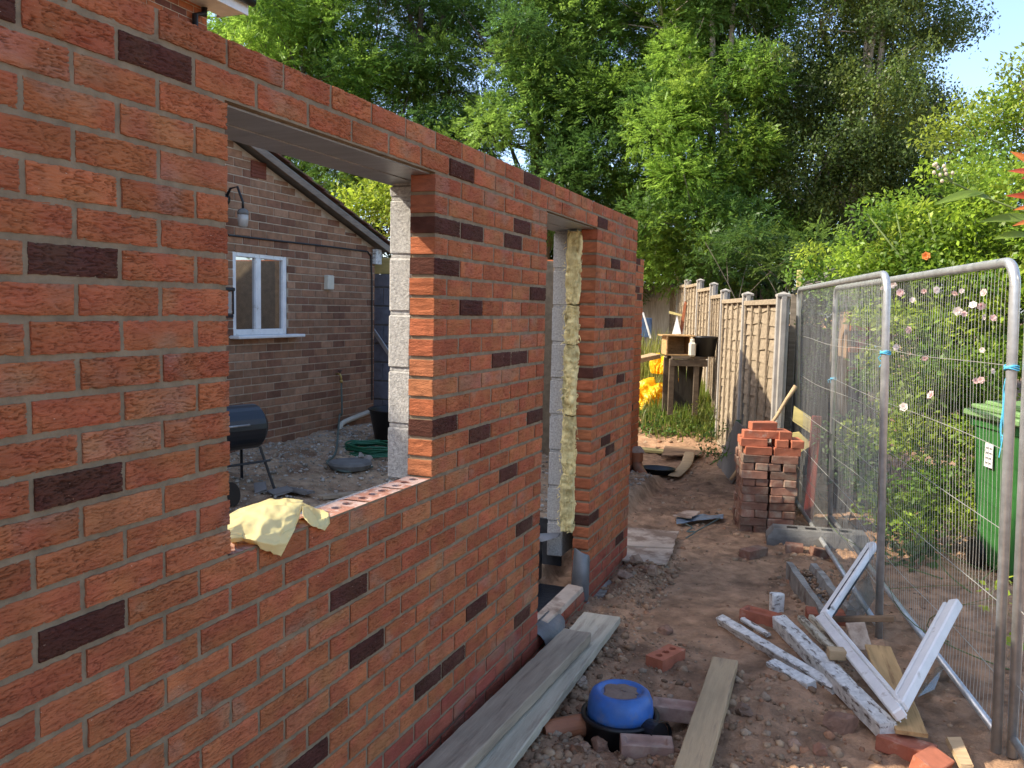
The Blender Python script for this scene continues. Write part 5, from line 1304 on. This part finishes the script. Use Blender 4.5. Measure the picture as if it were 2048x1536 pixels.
b = MB(); pz = zl-.28; b.box(oc+M @ Vector((-.258, .07, pz)), (.004, .11, .17), M, .001); lbl = b.build('sticker', m_white, t)
b = MB()
for k in range(4):
    for j in range(2): b.box(oc+M @ Vector((-.2605, .045+.045*j, pz+.05-.035*k)), (.003, .03, .012), M, .0005)
b.build('sticker_print', m_concd, lbl)

# dark garden fence boards, felt shed roof, shelf rack
y0 = 8.6
gf = thing('garden_fence', 'dark creosoted board fence in shade behind the far mesh panel', 'fence', (1.3, y0, 0)); b = MB()
q0 = D(1588, 640, 9.2); q1 = D(1790, 640, 9.8); d = q1-q0; d.z = 0; L = d.length; d.normalize(); M = Matrix.Rotation(math.atan2(d.y, d.x), 3, 'Z'); u = 0
while u < L: p = q0+d*u; b.box((p.x, p.y, .82+rng.normal(0, .01)), (.142, .022, 1.72), M, .003); u += .15
b.build('boards', m_dkboard, gf)
sh = thing('garden_shed', 'low lean-to with a sloping grey felt roof behind the mesh fence', 'shed', tuple(D(1650, 600, 9.0)))
r0, r1 = D(1585, 588, 8.6), D(1760, 545, 8.9); r2, r3 = r1+Vector((.25, 1.0, .22)), r0+Vector((.25, 1.0, .22)); nrm = Vector((0, 0, .03))
b = MB(); b.add([list(v) for v in (r0, r1, r2, r3, r0+nrm, r1+nrm, r2+nrm, r3+nrm)], [[0, 1, 2, 3], [7, 6, 5, 4], [0, 4, 5, 1], [1, 5, 6, 2], [2, 6, 7, 3], [3, 7, 4, 0]]); b.build('roof', m_felt, sh)
b = MB()
for k in range(4): b.beam(r0.lerp(r3, k/3)+nrm*1.5, r1.lerp(r2, k/3)+nrm*1.5, .03, .025)
b.build('roof_battens', m_verge, sh)
for u in (.02, .5, .98):
    p = r0.lerp(r1, u); b = MB(); b.box((p.x, p.y+.04, p.z/2), (.06, .06, p.z-.01), None, .004); b.build('post', m_verge, sh)
sp = D(1600, 545, 9.2); b = MB(); b.box((sp.x, sp.y, sp.z-.6), (.06, .06, 1.25), None, .004); tag(b.build('timber_post', m_yelwood, loc=(sp.x, sp.y, sp.z-1.2)), 'slim pale post standing beside the grey felt roof', 'post')
rk = thing('shelf_rack', 'orange wooden shelf rack with pots seen through the mesh fence', 'shelves', tuple(D(1730, 760, 8.0)))
ra, rb = D(1688, 700, 7.9), D(1775, 700, 7.9); d = rb-ra; d.z = 0; L = d.length; d.normalize(); M = Matrix.Rotation(math.atan2(d.y, d.x), 3, 'Z')
for py in (657, 700, 742):
    z = D(1730, py, 7.9).z; b = MB(); p = ra.lerp(rb, .5); b.box((p.x, p.y+.1, z), (L, .24, .05), M, .004); b.build('shelf', m_orangew, rk)
for u in (.0, 1.0):
    p = ra.lerp(rb, u); b = MB(); b.box((p.x, p.y+.1, .42), (.045, .18, .9), M, .004); b.build('leg', m_dkboard, rk); b = MB(); b.box((p.x, p.y+.1, 1.36), (.04, .2, .95), M, .004); b.build('side', m_plyold, rk)
z = D(1730, 742, 7.9).z+.03; p = ra.lerp(rb, .66); b = MB(); b.lathe([(.07, 0), (.09, .17), (.095, .2), (.08, .2), (.06, .02), (0, .02)], (p.x, p.y+.08, z), 20); tag(b.build('plant_pot', m_bluewhite, smooth=True, loc=(p.x, p.y, z)), 'pale blue pot on the lower shelf of the orange rack', 'pot')
z = D(1730, 700, 7.9).z+.03; p = ra.lerp(rb, .4); b = MB(); b.lathe([(.05, 0), (.07, .09), (.06, .09), (.04, .01), (0, .01)], (p.x, p.y+.08, z), 16); tag(b.build('plant_pot', m_pinkm, smooth=True, loc=(p.x, p.y, z)), 'small pink pot on the middle shelf of the orange rack', 'pot')

# ================================================================== FOLIAGE
def unit(v): return v/np.maximum(1e-9, np.linalg.norm(v, axis=-1, keepdims=True))
def leaves_mesh(name, P, Dv, Nv, ln, wd_, col, m, parent=None):
    """one kite-shaped folded leaf per row"""
    P = np.asarray(P); Dv = unit(Dv); S = unit(np.cross(Dv, Nv)); N = np.cross(S, Dv); n = len(P)
    ln = np.broadcast_to(ln, n)[:, None]; w = np.broadcast_to(wd_, n)[:, None]
    a = P; b = P+Dv*ln*.45+S*w*.5+N*w*.12; c = P+Dv*ln; d = P+Dv*ln*.45-S*w*.5+N*w*.12
    V = np.stack([a, b, c, d], 1).reshape(-1, 3); Q = np.arange(4*n).reshape(n, 4); C = np.repeat(col, 4, axis=0)
    return fastmesh(name, V, Q, m, C, parent)
def spray(centers, radii, per, kind, cols, seed, size):
    """leaf positions inside clumps; kind 'pinnate' groups leaflets along a rachis"""
    g = np.random.default_rng(seed); P = []; Dd = []; Nn = []; Cc = []; Ln = []
    for c, r in zip(centers, radii):
        k = int(per*r*r); base = g.normal(size=(k, 3)); base = unit(base)*(g.random((k, 1))**.45)*r*np.array([1, 1, .72])
        out = unit(base+np.array([0, 0, .25*r])); pos = base+np.asarray(c)
        tone = cols[g.integers(len(cols))]*g.uniform(.75, 1.25)
        if kind == 'pinnate':
            nl = 9; d0 = unit(out*1.0+g.normal(size=(k, 3))*.5+np.array([0, 0, -.18])); L = size*g.uniform(1.9, 2.8, (k, 1)); up = unit(np.array([0, 0, 1.])+.45*g.normal(size=(k, 3))); sd = unit(np.cross(d0, up))
            for i in range(nl):
                j = i//2; sgn = 1 if i % 2 else -1; s = (j+1)/(nl//2+1)
                if i == nl-1: p = pos+d0*L; dr = d0
                else: p = pos+d0*L*s+np.array([0, 0, -1])*L*s*s*.18; dr = d0*.65+sd*sgn*.8+np.array([0, 0, -.28])
                P.append(p); Dd.append(dr); Nn.append(up+.2*g.normal(size=(k, 3))); Cc.append(tone*g.uniform(.78, 1.22, (k, 1))*np.array([1, 1, 1])); Ln.append(size*g.uniform(.8, 1.15, k))
        elif kind == 'droop':
            nl = 6; d0 = unit(np.array([0, 0, -1.])+.35*g.normal(size=(k, 3))); L = size*g.uniform(3, 7, (k, 1))
            for i in range(nl):
                p = pos+d0*L*(i/nl)+g.normal(size=(k, 3))*size*.25; P.append(p); Dd.append(d0*.6+g.normal(size=(k, 3))*.7); Nn.append(out+g.normal(size=(k, 3))*.6); Cc.append(tone*g.uniform(.7, 1.3, (k, 1))*np.array([1, 1, 1])); Ln.append(size*g.uniform(.7, 1.2, k))
        else:
            P.append(pos); Dd.append(out*.7+g.normal(size=(k, 3))*.8+np.array([0, 0, -.15])); Nn.append(np.array([0, 0, 1.])+out*.6+g.normal(size=(k, 3))*.5); Cc.append(tone*g.uniform(.7, 1.3, (k, 1))*np.array([1, 1, 1])); Ln.append(size*g.uniform(.65, 1.25, k))
    return np.concatenate(P), np.concatenate(Dd), np.concatenate(Nn), np.concatenate(Ln), np.concatenate(Cc)
def clumps(blobs, seed, rc=(.42, .75), fill=1.0, shell=.55):
    g = np.random.default_rng(seed); C = []; Rr = []
    for (c, r) in blobs:
        n = max(3, int(fill*7.0*r*r)); v = unit(g.normal(size=(n, 3)))*(shell+(1-shell)*g.random((n, 1)))*r*np.array([1, 1, .85])
        C += list(np.asarray(c)+v); Rr += list(g.uniform(rc[0], rc[1], n))
    return C, Rr
def tree(name, label, blobs, base, kind, cols, size, per, seed, ratio=.36, fill=1.0, rc=(.38, .72), bark=None, group=None, m=None, cat='tree', trunk_r=.18, multi=1, floor=.3):
    if base[2] is None:
        cc_ = np.mean([np.asarray(q[0]) for q in blobs], axis=0); base = (cc_[0], cc_[1], .3)
    base = Vector(base); t = thing(name, label, cat, base, group); g = np.random.default_rng(seed+1)
    C, Rr = clumps(blobs, seed, rc, fill)
    keep = [k for k in range(len(C)) if C[k][2] > base.z+floor]; C = [C[k] for k in keep]; Rr = [Rr[k] for k in keep]
    P, Dd, Nn, Ln, Cc = spray(C, Rr, per, kind, cols, seed, size)
    leaves_mesh('crown', P, Dd, Nn, Ln, Ln*ratio, Cc, m or lf, t)
    b = MB(); cen = np.mean([np.asarray(bb[0]) for bb in blobs], axis=0); top = max(bb[0][2] for bb in blobs)
    for k in range(multi):
        off = Vector((g.normal(0, .25), g.normal(0, .2), 0))*(k > 0); tp = Vector((cen[0]+g.normal(0, .5)*(multi > 1), cen[1], top)); b0 = base+off; n = 9; pts = []
        for i in range(n):
            s = i/(n-1); q = b0.lerp(tp, s); bend = math.sin(s*math.pi)*.25; pts.append(q+Vector((bend*math.sin(seed+k), .1*math.sin(3*s+seed), 0)))
        b.tube(pts, [trunk_r*(1-.82*i/(n-1)) for i in range(n)], 9)
        for (bc_, br_) in blobs:
            bc_ = Vector(bc_); j = int(max(1, min(n-2, (bc_.z-b0.z-br_*1.1)/max(.1, tp.z-b0.z)*(n-1)))); s0 = pts[j]; md = s0.lerp(bc_, .5)+Vector((0, 0, .12*br_))
            if g.random() < 1/multi+.2: b.tube([s0, md, bc_], [trunk_r*.38, trunk_r*.26, trunk_r*.13], 6)
    for k in range(0, len(C)):
        bc_ = min(blobs, key=lambda q: (Vector(q[0])-Vector(C[k])).length); s0 = Vector(bc_[0]); e = Vector(C[k])
        b.tube([s0, s0.lerp(e, .5)+Vector(g.normal(0, .08, 3)), e], [trunk_r*.13, trunk_r*.09, trunk_r*.04], 5, caps=False)
    b.build('trunk', bark or m_bark, t, smooth=True)
    return t
def B(lst, k=1.0): return [(D(px, py, dep*k), r*k) for px, py, dep, r in lst]
U = (0, 0, None)
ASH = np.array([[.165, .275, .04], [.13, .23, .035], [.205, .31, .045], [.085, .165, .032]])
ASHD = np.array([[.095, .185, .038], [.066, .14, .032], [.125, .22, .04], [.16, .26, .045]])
BIR = np.array([[.085, .13, .025], [.07, .11, .022], [.11, .15, .03], [.13, .165, .03]])
BUSH = np.array([[.24, .32, .03], [.19, .28, .03], [.29, .35, .04]])
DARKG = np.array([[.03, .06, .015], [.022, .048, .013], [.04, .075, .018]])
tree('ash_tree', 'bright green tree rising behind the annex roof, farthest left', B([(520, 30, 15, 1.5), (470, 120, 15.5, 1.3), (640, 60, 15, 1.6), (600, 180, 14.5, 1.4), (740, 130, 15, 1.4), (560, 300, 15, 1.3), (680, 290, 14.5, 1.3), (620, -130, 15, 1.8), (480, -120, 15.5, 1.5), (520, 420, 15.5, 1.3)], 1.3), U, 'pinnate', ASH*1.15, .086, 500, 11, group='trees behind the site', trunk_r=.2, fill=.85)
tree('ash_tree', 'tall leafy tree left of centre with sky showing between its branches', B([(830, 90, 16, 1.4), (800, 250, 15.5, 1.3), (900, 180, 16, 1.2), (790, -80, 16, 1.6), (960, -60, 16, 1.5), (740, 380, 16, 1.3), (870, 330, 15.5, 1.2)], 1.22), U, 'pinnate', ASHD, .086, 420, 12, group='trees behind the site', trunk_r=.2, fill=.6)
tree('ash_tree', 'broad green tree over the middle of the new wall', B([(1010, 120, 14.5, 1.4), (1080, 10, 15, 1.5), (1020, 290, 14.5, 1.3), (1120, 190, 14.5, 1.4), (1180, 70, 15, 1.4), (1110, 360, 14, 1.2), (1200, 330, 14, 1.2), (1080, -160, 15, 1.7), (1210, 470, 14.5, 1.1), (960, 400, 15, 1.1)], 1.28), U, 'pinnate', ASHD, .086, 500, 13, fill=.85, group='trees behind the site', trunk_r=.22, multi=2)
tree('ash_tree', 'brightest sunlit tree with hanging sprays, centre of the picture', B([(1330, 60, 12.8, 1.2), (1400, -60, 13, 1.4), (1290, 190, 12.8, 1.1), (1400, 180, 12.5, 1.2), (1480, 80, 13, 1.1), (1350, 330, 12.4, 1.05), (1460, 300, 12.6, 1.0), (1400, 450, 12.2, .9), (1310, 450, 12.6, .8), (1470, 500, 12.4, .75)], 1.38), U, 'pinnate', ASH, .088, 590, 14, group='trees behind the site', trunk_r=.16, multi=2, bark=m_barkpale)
tree('birch_tree', 'dark drooping birch with a thin crown against the blue sky', B([(1640, 60, 15, 1.5), (1560, 170, 15, 1.3), (1700, 200, 15, 1.5), (1780, 60, 15, 1.1), (1830, 10, 15, .9), (1650, 330, 14.8, 1.5), (1790, 300, 15, 1.3), (1570, 370, 14.8, 1.2), (1720, 440, 14.6, 1.3), (1860, 400, 14.6, 1.0), (1600, -110, 15, 1.5), (1740, -120, 15, 1.2)], 1.15), U, 'droop', BIR, .068, 420, 15, ratio=.62, fill=1.1, trunk_r=.15, multi=3, bark=m_barkpale)
tree('tree', 'yellow green tree standing in sun beyond the birch, right of centre', B([(1830, 280, 19, 1.4), (1760, 230, 19, 1.2), (1900, 330, 18, 1.4), (1700, 300, 20, 1.5)], 1.1), U, 'leaf', BUSH*.8, .11, 500, 16, ratio=.5)
tree('shrub_tree', 'yellow green leafy tree at the right edge under the sky', B([(2036, 235, 8.6, .5), (2085, 165, 8.6, .55), (1960, 300, 8.4, .55), (2050, 300, 8.2, .65), (1930, 400, 8.0, .5), (2110, 230, 8.4, .7)]), (4.1, 6.6, 0), 'leaf', np.array([[.17, .26, .03], [.14, .24, .03], [.22, .28, .035]]), .058, 2600, 17, ratio=.5, rc=(.2, .4), fill=3.0, trunk_r=.06, multi=3)
tree('shrub', 'round light green bush behind the annex corner, seen through the window hole', B([(745, 420, 13, .75), (715, 470, 13, .6), (790, 440, 13, .7)]), (-6.3, 9.6, .3), 'leaf', BUSH, .085, 1100, 18, ratio=.5, rc=(.25, .45), fill=2.6, trunk_r=.06, multi=2, cat='bush', floor=.2)
# dark undergrowth under the trees (one continuous hedge mass)
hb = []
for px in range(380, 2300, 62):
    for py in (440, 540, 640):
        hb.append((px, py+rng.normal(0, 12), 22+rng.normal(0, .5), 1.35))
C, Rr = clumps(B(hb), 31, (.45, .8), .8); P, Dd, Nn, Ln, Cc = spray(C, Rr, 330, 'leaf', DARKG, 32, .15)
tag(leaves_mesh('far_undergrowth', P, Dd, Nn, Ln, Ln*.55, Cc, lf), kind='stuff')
tree('shrub', 'dark evergreen shrub behind the alley fence below the trees', B([(1330, 540, 17, .8), (1300, 500, 17.5, .8), (1380, 560, 17, .7)], 1.14), U, 'leaf', ASHD*.7, .09, 800, 19, ratio=.45, rc=(.3, .5), fill=2, trunk_r=.07, multi=2, cat='bush')
tree('shrub', 'deep green shrub hanging over the alley fence right of the pickets', B([(1500, 505, 14.5, .5), (1450, 490, 14.5, .45), (1555, 500, 13.5, .55), (1610, 490, 12.5, .5)]), U, 'pinnate', ASHD*.6, .09, 420, 20, rc=(.25, .45), fill=2.0, trunk_r=.02, multi=2, cat='bush')
# rose hedge
RB = [(1660, 545, 8.2, .38), (1720, 520, 7.8, .45), (1790, 490, 7.6, .5), (1870, 460, 7.3, .55), (1950, 440, 7.1, .6), (2040, 430, 7.0, .62), (1830, 600, 7.2, .5), (1910, 590, 7.0, .5), (1990, 600, 6.9, .5), (2070, 600, 6.9, .55),
      (1840, 730, 7.1, .42), (1920, 740, 6.9, .48), (2000, 740, 6.9, .45), (1835, 850, 7.1, .36), (1900, 860, 6.9, .40), (1970, 870, 6.9, .36), (1850, 930, 6.9, .38), (1925, 960, 6.8, .36), (1800, 985, 7.0, .33), (1985, 960, 6.8, .34), (1890, 810, 6.9, .40), (1960, 800, 6.8, .4), (1830, 1030, 6.7, .22), (1790, 760, 7.4, .35), (1790, 880, 7.3, .35), (2090, 800, 6.8, .5), (1790, 620, 7.6, .4), (2010, 520, 6.9, .5)]
rb = B(RB)
tree('rose_hedge', 'tall sunlit rose hedge with pale pink flowers behind the mesh fence', rb, (2.9, 6.2, 0), 'leaf', np.array([[.22, .32, .03], [.17, .27, .028], [.28, .36, .04], [.11, .20, .025]]), .052, 5200, 21, ratio=.52, rc=(.14, .28), fill=6.0, trunk_r=.03, multi=5, cat='hedge', bark=m_stem, floor=.05)
rh = [o for o in COL.objects if o.name.startswith('rose_hedge')][0]
FL = [(1785, 568), (1800, 585), (1825, 600), (1848, 582), (1872, 580), (1910, 586), (1923, 582), (1968, 585), (1946, 610), (1962, 612), (1915, 622), (1928, 628), (1970, 634), (1986, 636), (2025, 622), (1818, 660), (1792, 695), (1850, 716), (1965, 700), (1962, 760), (1985, 742), (1952, 762), (1808, 814), (1862, 790), (1765, 575), (1852, 512)]
fl = []
for k, (px, py) in enumerate(FL):
    dep = min(q[2]-q[3]*.9 for q in RB if abs(q[0]-px) < 130 and abs(q[1]-py) < 140) if any(abs(q[0]-px) < 130 and abs(q[1]-py) < 140 for q in RB) else 6.6
    p = D(px, py, dep); b = MB(); V = []; F = []; cdir = (Vector(CO)-p+Vector((-1.5, 0, 1))).normalized(); e1 = cdir.orthogonal().normalized(); e2 = cdir.cross(e1); n = 0; Cl = []
    pink = np.array([.78, .52, .48]) if k % 2 else np.array([.82, .70, .64])
    if k == 25: pink = np.array([.75, .25, .06])
    fs_ = rng.uniform(.65, 1.1); cdir = (cdir+Vector(rng.normal(0, .45, 3))).normalized(); e1 = cdir.orthogonal().normalized(); e2 = cdir.cross(e1)
    for ringi, (rr, tilt, m_) in enumerate(((.034*fs_, .25, 6), (.023*fs_, .6, 5), (.012*fs_, .95, 4))):
        for j in range(m_):
            a = 2*math.pi*j/m_+ringi*.5+k; rad = e1*math.cos(a)+e2*math.sin(a); tn = e2*math.cos(a)-e1*math.sin(a); tip = rad*math.cos(tilt)+cdir*math.sin(tilt)
            q = [p, p+tip*rr*.6+tn*rr*.5, p+tip*rr, p+tip*rr*.6-tn*rr*.5]; V += [list(x) for x in q]; F.append([n, n+1, n+2, n+3]); n += 4; Cl += [pink*(.7+.3*(1-ringi*.3))]*4
    b.add(V, F, np.array(Cl)); o = b.build('rose', petal, rh, fix=False); 
# lower garden shrubs, groundcover
tree('shrub', 'low yellow green plant on the ground beside the green bin', B([(1905, 1010, 6.7, .22), (1940, 1000, 6.7, .24), (1880, 1040, 6.6, .16), (1960, 1040, 6.5, .15)]), (2.55, 5.2, 0), 'leaf', BUSH*1.05, .05, 3600, 22, ratio=.5, rc=(.1, .18), fill=14, trunk_r=.005, multi=3, cat='plant', floor=.0, bark=m_stem)
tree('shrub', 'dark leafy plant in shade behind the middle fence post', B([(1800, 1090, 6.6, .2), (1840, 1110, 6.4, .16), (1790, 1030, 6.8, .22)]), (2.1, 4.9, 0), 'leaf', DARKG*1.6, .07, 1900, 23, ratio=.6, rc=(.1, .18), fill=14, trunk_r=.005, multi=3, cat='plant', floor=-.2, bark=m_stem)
tree('shrub', 'upright grey green shrub behind the far mesh panel', B([(1632, 640, 8.7, .22), (1640, 700, 8.7, .24), (1650, 590, 8.8, .18), (1625, 760, 8.7, .18)]), (1.25, 7.0, 0), 'leaf', np.array([[.09, .125, .045], [.07, .105, .035]]), .045, 2300, 24, ratio=.4, rc=(.1, .2), fill=12, trunk_r=.005, multi=3, cat='bush', floor=.3)
tree('shrub', 'climbing plant with yellow leaves above the orange rack', B([(1710, 600, 8.1, .22), (1750, 610, 7.9, .22), (1690, 640, 8.2, .18), (1750, 570, 8.0, .2)]), (1.75, 6.3, 0), 'leaf', BUSH*.85, .05, 1900, 25, ratio=.5, rc=(.1, .2), fill=10, trunk_r=.005, multi=3, cat='bush', floor=.3)
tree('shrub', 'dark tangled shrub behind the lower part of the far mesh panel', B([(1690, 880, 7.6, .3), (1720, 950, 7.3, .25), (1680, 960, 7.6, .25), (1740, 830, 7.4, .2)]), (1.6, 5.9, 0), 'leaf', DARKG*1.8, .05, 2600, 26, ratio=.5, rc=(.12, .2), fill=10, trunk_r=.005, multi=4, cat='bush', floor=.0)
# weeds by the fence foot, left of the leaning sheet
tree('weed', 'leafy weed clump at the foot of the alley fence left of the grey board', B([(1420, 870, 9.4, .14), (1435, 900, 9.2, .14), (1415, 905, 9.3, .10)]), tuple(G(1425, 925, .04)), 'leaf', ASHD, .045, 2600, 27, ratio=.4, rc=(.07, .12), fill=26, trunk_r=.008, multi=3, cat='weed', floor=-.1, bark=m_stem)
tree('weed', 'yellowish feathery weed against the alley fence below the workbench', B([(1412, 812, 10.4, .14), (1405, 840, 10.2, .14), (1420, 830, 10.4, .12), (1400, 855, 10.1, .10)]), tuple(G(1410, 860, .1)), 'leaf', np.array([[.20, .21, .03], [.16, .19, .03]]), .04, 2600, 28, ratio=.25, rc=(.07, .12), fill=26, trunk_r=.006, multi=4, cat='weed', floor=-.2, bark=m_stem)
# grasses
def grass(name, pts, hgt, cols, w=.006, lean=.5, kind='stuff'):
    g = np.random.default_rng(len(pts)); V = []; Q = []; C = []; n = 0
    for (x, y) in pts:
        z = _gl(x, y); h = hgt*g.uniform(.5, 1.2); a = g.uniform(0, 6.28); d = np.array([math.cos(a), math.sin(a), 0]); s = np.array([-d[1], d[0], 0])*w*g.uniform(.7, 1.4); l = lean*h*g.uniform(.1, 1)
        p0 = np.array([x, y, z-.01]); p1 = p0+d*l*.3+np.array([0, 0, h*.6]); p2 = p0+d*l+np.array([0, 0, h]); c = cols[g.integers(len(cols))]*g.uniform(.7, 1.3)
        V += [p0-s, p0+s, p1+s*.8, p1-s*.8, p2+s*.1, p2-s*.1]; Q += [[n, n+1, n+2, n+3], [n+3, n+2, n+4, n+5]]; n += 6; C += [c]*6
    o = fastmesh(name, np.array(V), np.array(Q), lf_soft, np.array(C)); return tag(o, kind=kind)
GC = np.array([[.13, .19, .025], [.10, .165, .025], [.17, .20, .035], [.20, .20, .06]])
pts = rpts(3600, -2.2, .1, 9.5, 12.2, lambda x, y: max(0, 1-((x+.55)/.9)**2)*(.4+.6*float(vn(x*3, y*3, 5)))*float(sst(9.5, 10.2, y))) + rpts(1500, -3.2, -.6, 12.6, 16.0)
grass('long_grass', pts, .25, GC, .006)
pts = rpts(1100, -3.6, -1.5, 12.2, 15.5); grass('tall_seeding_grass', pts, .85, np.array([[.19, .21, .04], [.16, .20, .03], [.22, .22, .06]]), .007, .35)
C = [(p[0], p[1], _gl(*p)+.04) for p in rpts(230, -2.1, -.05, 9.7, 10.5)]; P, Dd, Nn, Ln, Cc = spray(C, [.09]*len(C), 1900, 'leaf', ASHD*.75, 41, .045)
tag(leaves_mesh('ground_ivy', P, Dd, Nn, Ln, Ln*.8, Cc, lf), kind='stuff')
# photinia at right edge, close to the camera
def bigleaf(b, base, tip, w, cols, up):
    base = Vector(base); tip = Vector(tip); d = tip-base; L = d.length; d.normalize(); s = d.cross(Vector(up)).normalized(); n_ = s.cross(d); P = []; Cl = []
    for i in range(9):
        u = i/8; ww = w*math.sin(math.pi*min(1, u**.8))**.9*.5+.0005; q = base+d*L*u-n_*(.12*L*u*u); row = []
        for j in (-1, -.5, 0, .5, 1): row.append(list(q+s*ww*j+n_*abs(j)*ww*.35)); Cl.append(np.array(cols)*(1.25 if j == 0 else 1.0))
        P.append(row)
    b.grid(P, np.array(Cl))
ph = thing('photinia', 'red leaved shrub shoots poking in at the right edge', 'shrub', tuple(D(2120, 900, 3.6)-Vector((0, 0, .2))))
b = MB(); pd = 3.5
for k, (p0, p1, w) in enumerate(((((2085, 345), (2012, 300), .045)), (((2090, 350), (2008, 336), .04)), (((2085, 400), (2005, 385), .042)), (((2090, 410), (2020, 412), .035)), (((2080, 300), (2040, 255), .04)), (((2080, 360), (2036, 348), .05)), (((2085, 440), (2020, 440), .038)), (((2090, 385), (2040, 372), .045)))):
    c = (.42, .085, .035) if k % 3 else (.55, .17, .04); bigleaf(b, D(p0[0]+14, p0[1], pd), D(p1[0]+14, p1[1], pd-.02*k), w*.9, c, (-.25, -1, .45))
b.build('red_leaves', petal, ph, fix=False, smooth=True)
b = MB(); 
for p0, p1, w in (((2075, 440), (1965, 432), .06), ((1970, 385), (1872, 398), .055), ((1985, 400), (1940, 385), .05), ((2060, 470), (1990, 470), .05)): bigleaf(b, D(*p0, pd+.1), D(*p1, pd+.05), w, (.16, .24, .04), (-.2, -.8, .7))
b.build('green_leaves', lf_soft, ph, fix=False, smooth=True)
b = MB(); st = [D(2130, 900, 3.6), D(2110, 640, 3.55), D(2090, 420, 3.5), D(2085, 300, 3.5)]; b.tube(smoothpts(st, 4), .007, 6); b.tube(smoothpts([D(2092, 430, 3.5), D(2040, 420, 3.55), D(1960, 390, 3.6), D(1905, 365, 3.6)], 4), .004, 6); b.build('stem', m_stem, ph, smooth=True)
b = MB(); g = np.random.default_rng(5)
for px, py in ((1868, 330), (1875, 335), (1868, 345), (1888, 332), (1880, 350), (1892, 348), (1884, 362), (1872, 328), (1905, 346), (1890, 340)):
    p = D(px, py, 3.6); V, F = ICO[2]; b.add(V*.0075*np.array([1, 1, 1.2])+np.array(p), F.tolist(), (.62, .55, .40)); b.tube([D(1905, 365, 3.6), p], .0018, 4, (.2, .24, .08))
b.build('flower_buds', petal, ph, fix=False, smooth=True)
# small weed by the near post
tree('weed', 'bright leafy weed beside the base of the nearest tall fence post', B([(1998, 1170, 4.0, .06), (2006, 1210, 3.9, .05), (2030, 1290, 3.7, .06)]), tuple(G(2015, 1330, 0)), 'leaf', BUSH*1.1, .045, 900, 29, ratio=.6, rc=(.04, .07), fill=80, trunk_r=.004, multi=2, cat='weed', floor=.0, bark=m_stem)
